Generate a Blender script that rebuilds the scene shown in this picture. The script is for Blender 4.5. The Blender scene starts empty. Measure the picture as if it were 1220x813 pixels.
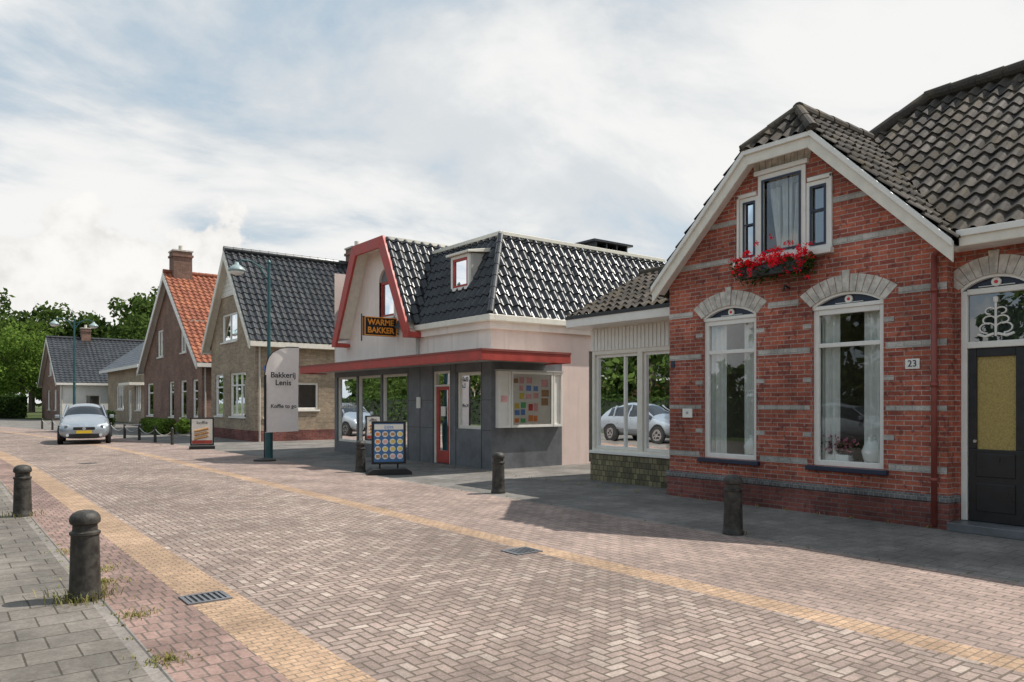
import bpy, bmesh, math, random
from mathutils import Vector, Matrix
random.seed(7)
scene=bpy.context.scene
R=math.radians
# ------------------------------------------------------------ camera
cam=bpy.data.cameras.new("camera"); camo=bpy.data.objects.new("camera",cam)
scene.collection.objects.link(camo); scene.camera=camo
camo.location=(0,0,1.6); camo.rotation_euler=(R(90),0,-math.atan2(690,900))
cam.sensor_width=36; cam.lens=26.56; cam.shift_y=0.0602; cam.clip_end=3000; cam.clip_start=.05
scene.view_settings.view_transform='Standard'; scene.view_settings.look='None'; scene.view_settings.exposure=0

# ------------------------------------------------------------ material helpers
class NT:
    def __init__(s,name):
        s.m=bpy.data.materials.new(name); s.m.use_nodes=True; s.t=s.m.node_tree; s.n=s.t.nodes; s.n.clear()
        s.out=s.n.new('ShaderNodeOutputMaterial')
    def node(s,typ,**kw):
        n=s.n.new(typ)
        for k,v in kw.items():
            if k in n.inputs: s.set(n.inputs[k],v)
            else: setattr(n,k,v)
        return n
    def set(s,inp,v):
        if isinstance(v,bpy.types.NodeSocket): s.t.links.new(v,inp)
        else: inp.default_value=v
    def math(s,op,a,b=0.0,c=None,clamp=False):
        n=s.n.new('ShaderNodeMath'); n.operation=op; n.use_clamp=clamp
        s.set(n.inputs[0],a); s.set(n.inputs[1],b)
        if c is not None: s.set(n.inputs[2],c)
        return n.outputs[0]
    def mix(s,f,a,b,mode='MIX'):
        n=s.n.new('ShaderNodeMix'); n.data_type='RGBA'; n.blend_type=mode
        s.set(n.inputs[0],f); s.set(n.inputs[6],a); s.set(n.inputs[7],b); return n.outputs[2]
    def noise(s,vec,scale,detail=4,rough=.55,dist=0):
        n=s.n.new('ShaderNodeTexNoise'); s.set(n.inputs['Vector'],vec)
        n.inputs['Scale'].default_value=scale; n.inputs['Detail'].default_value=detail
        n.inputs['Roughness'].default_value=rough; n.inputs['Distortion'].default_value=dist
        return n.outputs[0]
    def ramp(s,v,a,b,lo=0.0,hi=1.0):
        n=s.n.new('ShaderNodeMapRange'); n.interpolation_type='SMOOTHSTEP'
        s.set(n.inputs[0],v); s.set(n.inputs[1],a); s.set(n.inputs[2],b); s.set(n.inputs[3],lo); s.set(n.inputs[4],hi)
        return n.outputs[0]
    def obj(s): return s.n.new('ShaderNodeTexCoord').outputs['Object']
    def uv(s): return s.n.new('ShaderNodeTexCoord').outputs['UV']
    def bump(s,h,strength=.5,dist=.01):
        n=s.n.new('ShaderNodeBump'); s.set(n.inputs['Height'],h); n.inputs['Strength'].default_value=strength
        n.inputs['Distance'].default_value=dist; return n.outputs[0]
    def bsdf(s,color,rough=.7,metal=0,normal=None,spec=.5,coat=0):
        b=s.n.new('ShaderNodeBsdfPrincipled'); s.set(b.inputs['Base Color'],color); s.set(b.inputs['Roughness'],rough)
        b.inputs['Metallic'].default_value=metal; b.inputs['Specular IOR Level'].default_value=spec
        b.inputs['Coat Weight'].default_value=coat
        if normal is not None: s.set(b.inputs['Normal'],normal)
        s.t.links.new(b.outputs[0],s.out.inputs[0]); return b
def c4(c): return (c[0],c[1],c[2],1)
def plain(name,col,rough=.6,metal=0,var=.15,scale=6,bump=.15,spec=.5,coat=0,fine=60):
    t=NT(name); o=t.obj()
    n=t.noise(o,scale,6,.6); n2=t.noise(o,fine,3)
    f=t.ramp(n,.3,.7,1-var,1+var)
    cc=t.mix(1.0,c4(col),f,'MULTIPLY')
    t.bsdf(cc,t.ramp(n,.3,.7,max(rough-.08,.02),min(rough+.08,1)),metal,t.bump(n2,bump,.004),spec,coat)
    return t.m
def render_mat(name,col,dirtcol,rough=.85):
    t=NT(name); o=t.obj(); mp=t.node('ShaderNodeMapping'); t.set(mp.inputs[0],o); mp.inputs['Scale'].default_value=(5,5,.5)
    st=t.noise(mp.outputs[0],1.2,6,.65); n=t.noise(o,1.3,5,.6); n2=t.noise(o,50,3)
    f=t.math('MULTIPLY',t.ramp(st,.48,.75),t.ramp(n,.3,.65,.2,.8))
    col_=t.mix(f,c4(col),c4(dirtcol)); col_=t.mix(1.0,col_,t.ramp(n,.3,.7,.93,1.05),'MULTIPLY')
    t.bsdf(col_,rough,0,t.bump(n2,.35,.004),.3); return t.m
def brickmat(name,c1,c2,mortar,bw=.22,bh=.065,ms=.006,off=.5,dirt=.35,bump=.6,rough=.85,odd=0):
    t=NT(name); uv=t.uv()
    b=t.node('ShaderNodeTexBrick'); b.offset=off; t.set(b.inputs['Vector'],uv)
    b.inputs['Color1'].default_value=c4(c1); b.inputs['Color2'].default_value=c4(c2); b.inputs['Mortar'].default_value=c4(mortar)
    b.inputs['Scale'].default_value=1; b.inputs['Brick Width'].default_value=bw; b.inputs['Row Height'].default_value=bh
    b.inputs['Mortar Size'].default_value=ms; b.inputs['Mortar Smooth'].default_value=.3; b.inputs['Bias'].default_value=-.1
    o=t.obj(); n=t.noise(o,.9,6,.6); n2=t.noise(o,45,3); n3=t.noise(o,7,4)
    d=t.ramp(n,.35,.7,1-dirt,1+dirt*.4); d2=t.ramp(n2,.3,.7,.86,1.14)
    col=b.outputs['Color']
    if odd>0:
        n4=t.noise(o,11,2); col=t.mix(t.ramp(n4,.56,.70,0,odd),col,c4((c2[0]*.5,c2[1]*.6,c2[2]*.75)))
        n5=t.noise(o,2.6,5,.7); col=t.mix(t.ramp(n5,.58,.75,0,.35),col,c4(mortar))
    col=t.mix(1.0,t.mix(1.0,col,d,'MULTIPLY'),d2,'MULTIPLY')
    col=t.mix(1.0,col,t.ramp(n3,.3,.7,.88,1.1),'MULTIPLY')
    h=t.math('ADD',t.math('MULTIPLY',b.outputs['Fac'],-1.0),t.math('MULTIPLY',n2,.35))
    t.bsdf(col,rough,0,t.bump(h,bump,.006),.3)
    return t.m
def herring(name,cA,cB,cC,mortar,unit=.1,dirt=.25):
    t=NT(name); uv=t.uv(); sp=t.node('ShaderNodeSeparateXYZ'); t.set(sp.inputs[0],uv)
    wob=t.noise(uv,6,2)
    x=t.math('DIVIDE',t.math('ADD',sp.outputs[0],t.math('MULTIPLY',wob,.012)),unit); y=t.math('DIVIDE',t.math('ADD',sp.outputs[1],t.math('MULTIPLY',wob,.012)),unit)
    i=t.math('FLOOR',x); j=t.math('FLOOR',y); fx=t.math('SUBTRACT',x,i); fy=t.math('SUBTRACT',y,j)
    m=t.math('FLOORED_MODULO',t.math('SUBTRACT',i,j),4.0)
    def eq(v): return t.math('COMPARE',m,v,.1)
    m1,m2,m3=eq(1.0),eq(2.0),eq(3.0); vert=t.math('ADD',m2,m3)
    lx=t.math('ADD',fx,m1); ly=t.math('ADD',fy,m2)
    wx=t.math('SUBTRACT',2.0,vert); wy=t.math('ADD',1.0,vert)
    ex=t.math('MINIMUM',lx,t.math('SUBTRACT',wx,lx)); ey=t.math('MINIMUM',ly,t.math('SUBTRACT',wy,ly))
    e=t.math('MINIMUM',ex,ey)
    face=t.ramp(e,.04,.15)
    ci=t.math('SUBTRACT',i,m1); cj=t.math('SUBTRACT',j,m2)
    cv=t.node('ShaderNodeCombineXYZ'); t.set(cv.inputs[0],ci); t.set(cv.inputs[1],cj); t.set(cv.inputs[2],vert)
    wn=t.node('ShaderNodeTexWhiteNoise'); t.set(wn.inputs['Vector'],cv.outputs[0])
    rnd=wn.outputs[0]
    col=t.mix(t.ramp(rnd,0,.65),c4(cA),c4(cB)); col=t.mix(t.ramp(rnd,.72,.95),col,c4(cC))
    o=t.obj(); n=t.noise(o,.5,6,.65); n2=t.noise(o,70,3); n3=t.noise(o,4,4)
    col=t.mix(1.0,col,t.ramp(n,.35,.68,1-dirt,1+dirt*.5),'MULTIPLY'); col=t.mix(1.0,col,t.ramp(n2,.3,.7,.85,1.15),'MULTIPLY')
    col=t.mix(1.0,col,t.ramp(n3,.3,.7,.88,1.1),'MULTIPLY')
    col=t.mix(face,c4(mortar),col)
    h=t.math('ADD',face,t.math('ADD',t.math('MULTIPLY',n2,.25),t.math('MULTIPLY',rnd,.25)))
    t.bsdf(col,t.ramp(n,.3,.7,.8,.95),0,t.bump(h,.8,.008),.18)
    return t.m
def tilemat(name,c1,c2,rough,moss=.0,mosscol=(.16,.13,.07),spec=.5):
    t=NT(name); uv=t.uv(); fl=t.node('ShaderNodeVectorMath',operation='FLOOR'); t.set(fl.inputs[0],uv)
    wn=t.node('ShaderNodeTexWhiteNoise'); t.set(wn.inputs['Vector'],fl.outputs[0])
    o=t.obj(); n=t.noise(o,2.2,7,.65); n2=t.noise(o,35,3)
    col=t.mix(wn.outputs[0],c4(c1),c4(c2)); 
    if moss>0: col=t.mix(t.ramp(n,.48,.68,0,moss),col,c4(mosscol))
    col=t.mix(1.0,col,t.ramp(n2,.3,.7,.8,1.2),'MULTIPLY')
    r=t.math('ADD',t.math('MULTIPLY',wn.outputs[0],.12),t.ramp(n,.3,.7,rough-.05,rough+.12))
    t.bsdf(col,r,0,t.bump(n2,.2,.004),spec)
    return t.m
def glassmat(name,base=.10,ior=1.6,tint=(.9,.93,.92),wav=.12):
    t=NT(name); o=t.obj(); n=t.noise(o,1.1,2)
    bm=t.bump(n,wav,.02)
    tr=t.node('ShaderNodeBsdfTransparent'); tr.inputs[0].default_value=c4(tint)
    gl=t.node('ShaderNodeBsdfGlossy'); gl.inputs['Roughness'].default_value=.01; gl.inputs[0].default_value=(.95,.97,1,1); t.set(gl.inputs['Normal'],bm)
    fr=t.node('ShaderNodeFresnel'); fr.inputs[0].default_value=ior
    f=t.math('ADD',fr.outputs[0],base,clamp=True)
    mx=t.node('ShaderNodeMixShader'); t.set(mx.inputs[0],f); t.t.links.new(tr.outputs[0],mx.inputs[1]); t.t.links.new(gl.outputs[0],mx.inputs[2])
    t.t.links.new(mx.outputs[0],t.out.inputs[0]); return t.m
def leafmat(name,c1,c2,tr=.3):
    t=NT(name); g=t.node('ShaderNodeNewGeometry'); o=t.obj(); n=t.noise(o,.35,3)
    col=t.mix(g.outputs['Random Per Island'],c4(c1),c4(c2)); col=t.mix(1.0,col,t.ramp(n,.35,.65,.65,1.3),'MULTIPLY')
    d=t.node('ShaderNodeBsdfDiffuse'); t.set(d.inputs[0],col); l=t.node('ShaderNodeBsdfTranslucent'); t.set(l.inputs[0],col)
    mx=t.node('ShaderNodeMixShader'); mx.inputs[0].default_value=tr; t.t.links.new(d.outputs[0],mx.inputs[1]); t.t.links.new(l.outputs[0],mx.inputs[2])
    t.t.links.new(mx.outputs[0],t.out.inputs[0]); return t.m
def fabric(name,c,tr=.3,var=.06):
    t=NT(name); o=t.obj(); n=t.noise(o,8,3)
    col=t.mix(1.0,c4(c),t.ramp(n,.3,.7,1-var,1+var),'MULTIPLY')
    d=t.node('ShaderNodeBsdfDiffuse'); t.set(d.inputs[0],col); l=t.node('ShaderNodeBsdfTranslucent'); t.set(l.inputs[0],col)
    mx=t.node('ShaderNodeMixShader'); mx.inputs[0].default_value=tr; t.t.links.new(d.outputs[0],mx.inputs[1]); t.t.links.new(l.outputs[0],mx.inputs[2])
    t.t.links.new(mx.outputs[0],t.out.inputs[0]); return t.m

M={}
M['redbrick']=brickmat('red_brick',(.52,.15,.09),(.29,.08,.06),(.47,.39,.34),dirt=.35,odd=.7)
M['redbrick_dark']=brickmat('red_brick_plinth',(.28,.09,.07),(.16,.055,.05),(.22,.18,.16),dirt=.4,odd=.5)
M['bluebrick']=brickmat('blue_brick_course',(.20,.20,.20),(.13,.13,.135),(.32,.29,.26),bw=.07,bh=.2)
M['stone']=brickmat('grey_stone_band',(.58,.54,.49),(.44,.42,.38),(.34,.31,.28),bw=.22,bh=.065,ms=.004,dirt=.3)
M['voussoir']=plain('grey_voussoir',(.58,.54,.48),.8,var=.28,scale=9)
M['beigebrick']=brickmat('beige_brick',(.46,.35,.24),(.31,.235,.165),(.40,.35,.29),dirt=.2)
M['brownbrick']=brickmat('brown_brick',(.30,.165,.12),(.19,.11,.085),(.30,.25,.21),dirt=.25)
M['white']=plain('white_paint',(.84,.81,.75),.4,var=.04,bump=.05)
M['cream']=plain('cream_paint',(.80,.75,.65),.5,var=.06,bump=.08)
M['dark']=plain('black_paint',(.02,.02,.022),.35,var=.2,bump=.05)
M['navy']=plain('navy_paint',(.02,.03,.06),.35,var=.2,bump=.05)
M['pink']=render_mat('pink_render',(.78,.62,.56),(.56,.45,.40))
M['palerender']=render_mat('pale_render',(.88,.76,.69),(.66,.56,.50))
M['whitewall']=render_mat('white_render',(.80,.78,.73),(.6,.57,.53))
M['slate']=plain('slate_cladding',(.14,.145,.155),.42,var=.22,scale=3,bump=.1)
M['red']=plain('red_paint',(.44,.06,.045),.5,var=.18,scale=3,bump=.05)
M['zinc']=plain('zinc',(.48,.46,.42),.55,var=.12,scale=4)
M['pipe']=plain('painted_downpipe',(.25,.06,.045),.5)
M['room']=plain('interior_wall',(.42,.38,.32),.9,var=.1)
M['curtain']=fabric('curtain_fabric',(.88,.87,.83))
M['flag']=fabric('flag_fabric',(.90,.81,.76),.5,.03)
M['glass']=glassmat('window_glass',.03,1.52)
M['glassclear']=glassmat('display_case_glass',0,1.35,(.97,.97,.96),.03)
M['glassdark']=glassmat('dark_window_glass',.12,1.65,(.55,.6,.62))
M['frosted']=plain('patterned_glass',(.42,.31,.10),.25,var=.25,scale=70,bump=.8)
M['tileold']=tilemat('weathered_pantiles',(.10,.082,.066),(.045,.04,.037),.74,.5,(.15,.12,.075),spec=.22)
M['tileblack']=tilemat('black_glazed_pantiles',(.04,.042,.047),(.025,.027,.031),.26,0)
M['tilegrey']=tilemat('grey_pantiles',(.075,.072,.07),(.045,.045,.047),.4,.25)
M['tileorange']=tilemat('orange_pantiles',(.38,.14,.075),(.24,.085,.055),.7,.45,(.17,.09,.06),.25)
M['tileblue']=tilemat('slate_blue_tiles',(.13,.145,.165),(.10,.11,.125),.5,0)
M['road']=herring('herringbone_clinkers',(.365,.28,.243),(.28,.215,.188),(.41,.335,.29),(.155,.125,.10),unit=.08,dirt=.28)
M['strip']=brickmat('parking_strip_pavers',(.385,.285,.245),(.29,.218,.19),(.175,.143,.12),bw=.19,bh=.095,ms=.008,dirt=.25)
M['redstrip']=brickmat('red_gutter_pavers',(.35,.23,.195),(.25,.17,.148),(.155,.125,.105),bw=.095,bh=.19,ms=.008,dirt=.35)
M['yellow']=brickmat('yellow_clinker_band',(.49,.33,.215),(.395,.265,.18),(.25,.19,.14),bw=.105,bh=.065,ms=.006,off=.5,dirt=.25)
M['slabs']=brickmat('grey_paving_slabs',(.215,.19,.165),(.165,.148,.13),(.08,.07,.055),bw=.3,bh=.3,ms=.007,dirt=.35)
M['pave']=brickmat('grey_pavement_bricks',(.225,.208,.19),(.18,.168,.155),(.12,.11,.10),bw=.3,bh=.3,ms=.006,dirt=.3)
M['kerb']=brickmat('concrete_edging',(.28,.25,.225),(.23,.21,.19),(.12,.11,.1),bw=.12,bh=1.0,ms=.008,off=0,dirt=.25)
def grassmat():
    t=NT('grass_ground'); o=t.obj(); n=t.noise(o,.25,6); n2=t.noise(o,14,4)
    col=t.mix(t.ramp(n,.35,.65),c4((.05,.08,.025)),c4((.09,.10,.04))); col=t.mix(1.0,col,t.ramp(n2,.3,.7,.7,1.3),'MULTIPLY')
    t.bsdf(col,.95,0,t.bump(n2,.6,.03),.2); return t.m
M['grass']=grassmat()
M['leaf']=leafmat('tree_foliage',(.055,.095,.025),(.11,.16,.04),.4)
M['leafbright']=leafmat('bright_foliage',(.11,.19,.035),(.20,.29,.06),.4)
M['leafhedge']=leafmat('hedge_foliage',(.03,.06,.018),(.07,.11,.03))
M['redflower']=leafmat('red_petals',(.75,.01,.02),(.9,.04,.07))
M['pinkflower']=leafmat('pink_petals',(.6,.15,.25),(.7,.4,.45))
M['straw']=leafmat('dry_grass_blades',(.42,.34,.14),(.18,.22,.06))
M['bark']=plain('bark',(.10,.075,.055),.9,var=.3,scale=3,bump=.8)
M['iron']=plain('weathered_cast_iron',(.04,.036,.03),.6,var=.6,scale=14,bump=1.0,fine=26)
M['teal']=plain('teal_lacquer',(.03,.10,.11),.4,var=.15,bump=.05)
M['lampgrey']=plain('lamp_shade_grey',(.30,.38,.38),.35,var=.05)
M['silver']=plain('silver_car_paint',(.36,.40,.44),.35,metal=.5,var=.02,bump=0,coat=.6)
M['whitepaintcar']=plain('white_car_paint',(.70,.71,.72),.3,var=.02,bump=0,coat=.8)
M['tyre']=plain('tyre_rubber',(.02,.02,.02),.85)
M['chrome']=plain('alloy',(.55,.56,.58),.25,metal=.9,var=.05,bump=0)
M['headlight']=plain('headlight_lens',(.62,.66,.7),.08,var=.1,bump=0)
M['plate']=plain('yellow_plate',(.75,.5,.02),.5,var=.02)
M['black']=plain('black_matter',(.012,.012,.012),.5)
M['orange']=plain('orange_lettering',(.9,.33,.04),.5,var=.02)
M['posterwhite']=plain('poster_paper',(.82,.78,.70),.6,var=.04)
M['blue']=plain('blue_panel',(.05,.16,.36),.4,var=.1)
M['pyellow']=plain('poster_yellow',(.8,.6,.1),.5); M['pgreen']=plain('poster_green',(.12,.45,.18),.5); M['porange']=plain('poster_orange',(.8,.27,.07),.5)
M['pblue']=plain('poster_blue',(.15,.3,.65),.5); M['pred']=plain('poster_red',(.7,.05,.05),.5); M['ppink']=plain('poster_pink',(.8,.42,.42),.5)
M['bread']=plain('bread_brown',(.45,.25,.11),.6,var=.3,scale=20)
M['plinthtile']=brickmat('patterned_plinth_tiles',(.30,.26,.15),(.11,.105,.065),(.07,.06,.045),bw=.11,bh=.11,ms=.008,off=.5,dirt=.2,rough=.3)
M['bluesign']=plain('blue_street_sign',(.03,.1,.4),.4)
M['ceramic']=plain('white_ceramic',(.82,.81,.78),.2,var=.02)
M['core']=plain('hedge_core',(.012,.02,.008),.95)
M['carglass']=plain('car_window',(.03,.035,.04),.08,var=.05,bump=0,spec=.4)

# ------------------------------------------------------------ geometry helpers
CUR=[None,None]
def root(name,loc=(0,0,0),rotz=0,local=False):
    e=bpy.data.objects.new(name,None); scene.collection.objects.link(e); e.location=loc; e.rotation_euler=(0,0,rotz); e.empty_display_size=.3
    CUR[0]=e; CUR[1]=None if local else Matrix.Translation(-Vector(loc)); return e
def attach(o):
    scene.collection.objects.link(o)
    if CUR[0] is not None:
        o.parent=CUR[0]
        if CUR[1] is not None: o.matrix_parent_inverse=CUR[1]
    return o
def noparent(): CUR[0]=None; CUR[1]=None
def boxuv(me):
    uvl=me.uv_layers.new(name='uv')
    for p in me.polygons:
        n=p.normal; ax,ay,az=abs(n.x),abs(n.y),abs(n.z)
        for li in p.loop_indices:
            c=me.vertices[me.loops[li].vertex_index].co
            if az>=ax and az>=ay: uv=(c.x,c.y)
            elif ax>=ay: uv=(c.y,c.z)
            else: uv=(c.x,c.z)
            uvl.data[li].uv=uv
class Geo:
    def __init__(s): s.v=[]; s.f=[]
    def box(s,x0,x1,y0,y1,z0,z1):
        b=len(s.v); s.v+=[(x0,y0,z0),(x1,y0,z0),(x1,y1,z0),(x0,y1,z0),(x0,y0,z1),(x1,y0,z1),(x1,y1,z1),(x0,y1,z1)]
        s.f+=[tuple(b+i for i in q) for q in [(0,3,2,1),(4,5,6,7),(0,1,5,4),(1,2,6,5),(2,3,7,6),(3,0,4,7)]]; return s
    def abox(s,axis,p0,p1,u0,u1,z0,z1):
        p0,p1=min(p0,p1),max(p0,p1)
        return s.box(p0,p1,u0,u1,z0,z1) if axis=='x' else s.box(u0,u1,p0,p1,z0,z1)
    def poly(s,pts):
        b=len(s.v); s.v+=[tuple(p) for p in pts]; s.f.append(tuple(range(b,b+len(pts)))); return s
    def prism(s,pts,axis,a0,a1):
        n=len(pts); b=len(s.v)
        for a in (a0,a1):
            for (u,w) in pts:
                s.v.append((a,u,w) if axis=='x' else ((u,a,w) if axis=='y' else (u,w,a)))
        s.f.append(tuple(b+i for i in range(n))); s.f.append(tuple(b+n+i for i in reversed(range(n))))
        for i in range(n): s.f.append((b+i,b+n+i,b+n+(i+1)%n,b+(i+1)%n))
        return s
    def tube(s,p0,p1,r0,r1=None,n=12,cap=True):
        if r1 is None: r1=r0
        p0=Vector(p0); p1=Vector(p1); d=(p1-p0).normalized()
        a=d.orthogonal().normalized(); c=d.cross(a); b=len(s.v)
        for p,r in ((p0,r0),(p1,r1)):
            for i in range(n):
                t=2*math.pi*i/n; s.v.append(tuple(p+a*math.cos(t)*r+c*math.sin(t)*r))
        for i in range(n): s.f.append((b+i,b+(i+1)%n,b+n+(i+1)%n,b+n+i))
        if cap: s.f.append(tuple(b+i for i in reversed(range(n)))); s.f.append(tuple(b+n+i for i in range(n)))
        return s
    def path(s,pts,r,n=10):
        for i in range(len(pts)-1):
            s.tube(pts[i],pts[i+1],r if not isinstance(r,list) else r[i], r if not isinstance(r,list) else r[i+1],n)
        return s
    def lathe(s,prof,loc,n=24):
        b=len(s.v); m=len(prof)
        for (r,z) in prof:
            for i in range(n):
                t=2*math.pi*i/n; s.v.append((loc[0]+r*math.cos(t),loc[1]+r*math.sin(t),loc[2]+z))
        for k in range(m-1):
            for i in range(n): s.f.append((b+k*n+i,b+k*n+(i+1)%n,b+(k+1)*n+(i+1)%n,b+(k+1)*n+i))
        s.f.append(tuple(b+i for i in reversed(range(n)))); s.f.append(tuple(b+(m-1)*n+i for i in range(n)))
        return s
    def leaf(s,c,size,flat=0):
        a=Vector((random.gauss(0,1),random.gauss(0,1),random.gauss(0,1)*(1-flat))).normalized()
        b_=a.orthogonal().normalized(); b_.rotate(Matrix.Rotation(random.random()*6.28,3,a)); c_=a.cross(b_)
        h=size*(.6+.8*random.random()); w=h*.7
        c=Vector(c); s.poly([c-b_*h*.5,c+c_*w*.4,c+b_*h*.5,c-c_*w*.4]); return s
    def make(s,name,mat,smooth=False,bevel=0,uv=True):
        me=bpy.data.meshes.new(name); me.from_pydata(s.v,[],s.f); me.update()
        if uv: boxuv(me)
        me.materials.append(mat)
        if smooth: me.polygons.foreach_set('use_smooth',[True]*len(me.polygons))
        o=bpy.data.objects.new(name,me); attach(o)
        if bevel>0:
            md=o.modifiers.new('bevel','BEVEL'); md.width=bevel; md.segments=2; md.limit_method='ANGLE'
        return o
def P(axis,p,u,z): return (p,u,z) if axis=='x' else (u,p,z)
def wall(name,mat,axis,p,u0,u1,z0,z1,ops=(),inward=1,clips=(),depth=.12):
    us=sorted(set([u0,u1]+[v for o in ops for v in (o[0],o[1])])); zs=sorted(set([z0,z1]+[v for o in ops for v in (o[2],o[3])]))
    bm=bmesh.new(); vd={}
    def V(u,z):
        k=(round(u,4),round(z,4))
        if k not in vd: vd[k]=bm.verts.new(P(axis,p,u,z))
        return vd[k]
    for i in range(len(us)-1):
        for j in range(len(zs)-1):
            cu=(us[i]+us[i+1])/2; cz=(zs[j]+zs[j+1])/2
            if any(o[0]<cu<o[1] and o[2]<cz<o[3] for o in ops): continue
            bm.faces.new([V(us[i],zs[j]),V(us[i+1],zs[j]),V(us[i+1],zs[j+1]),V(us[i],zs[j+1])])
    for co,no in clips:
        bmesh.ops.bisect_plane(bm,geom=bm.verts[:]+bm.edges[:]+bm.faces[:],plane_co=co,plane_no=no,clear_outer=True)
    q=p+inward*depth
    for o in ops:
        a,b,c,d=o[:4]
        for (ua,za,ub,zb) in ((a,c,b,c),(b,c,b,d),(b,d,a,d),(a,d,a,c)):
            if za==c and zb==c and abs(c-z0)<1e-6: continue
            bm.faces.new([bm.verts.new(P(axis,p,ua,za)),bm.verts.new(P(axis,p,ub,zb)),bm.verts.new(P(axis,q,ub,zb)),bm.verts.new(P(axis,q,ua,za))])
    me=bpy.data.meshes.new(name); bm.to_mesh(me); bm.free(); boxuv(me); me.materials.append(mat)
    o=bpy.data.objects.new(name,me); return attach(o)
def pantile(name,org,u,v,ulen,vlen,mat,clips=(),tw=.25,th=.33,amp=.035,ns=8,step=.035):
    org=Vector(org); u=Vector(u).normalized(); v=Vector(v).normalized(); n=u.cross(v)
    if n.z<0: n=-n
    nu=max(1,math.ceil(ulen/tw)); nv=max(1,math.ceil(vlen/th)); 
    hs=[]
    for k in range(ns):
        s=k/ns; hs.append(amp*(math.sin(2*math.pi*s)+.25*math.sin(4*math.pi*s)))
    verts=[];uvs=[];faces=[]
    cols=[(i+k/ns) for i in range(nu) for k in range(ns)]+[nu]
    jit={}
    for r in range(nv):
        for top in (0,1):
            vv=min((r+top)*th,vlen)
            for ci,c in enumerate(cols):
                key=(r,int(c))
                if key not in jit: jit[key]=(random.gauss(0,.005),random.gauss(0,.007))
                j=jit[key]
                uu=min(c*tw,ulen); h=hs[ci%ns]+(0 if top else step+j[0])
                verts.append(tuple(org+u*uu+v*(vv+(0 if top or r==0 else j[1]))+n*h)); uvs.append((min(c,nu-.01),r+(.98 if top else .02)))
    W=len(cols); rows=nv*2
    for r in range(rows-1):
        for c in range(W-1):
            faces.append((r*W+c,r*W+c+1,(r+1)*W+c+1,(r+1)*W+c))
    me=bpy.data.meshes.new(name); me.from_pydata(verts,[],faces); me.update()
    uvl=me.uv_layers.new(name='uv')
    for p in me.polygons:
        cu=int(min(uvs[i][0] for i in p.vertices)+1e-4); cvv=int(min(uvs[i][1] for i in p.vertices))
        for li in p.loop_indices: uvl.data[li].uv=(cu+.5,cvv+.5)
        p.use_smooth=True
    if clips:
        bm=bmesh.new(); bm.from_mesh(me)
        for co,no in clips:
            bmesh.ops.bisect_plane(bm,geom=bm.verts[:]+bm.edges[:]+bm.faces[:],plane_co=co,plane_no=no,clear_outer=True)
        bm.to_mesh(me); bm.free()
    me.materials.append(mat)
    o=bpy.data.objects.new(name,me); attach(o)
    try:
        me.set_sharp_from_angle(angle=R(50))
    except Exception: pass
    return o
def ridge(name,p0,p1,mat,r=.11):
    g=Geo(); p0=Vector(p0); p1=Vector(p1); L=(p1-p0).length; n=max(1,int(L/.38)); d=(p1-p0)/n
    for i in range(n): g.tube(p0+d*i,p0+d*(i+1.05),r*1.06,r*.94,12)
    return g.make(name,mat,smooth=False)
def curtain(g,axis,p,u0,u1,z0,z1,amp=.03,per=.11,taper=0):
    n=max(6,int((u1-u0)/per*6)); b=len(g.v)
    for i in range(n+1):
        t=i/n; u=u0+(u1-u0)*t; o=amp*math.sin(2*math.pi*(u-u0)/per+.7*math.sin(u*5))
        ub=u0+(u1-u0)*t*(1-taper) if taper>=0 else u1-(u1-u0)*(1-t)*(1+taper)
        g.v.append(P(axis,p+o,ub,z0)); g.v.append(P(axis,p+o*.7,u,z1))
    for i in range(n): g.f.append((b+2*i,b+2*i+2,b+2*i+3,b+2*i+1))
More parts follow.
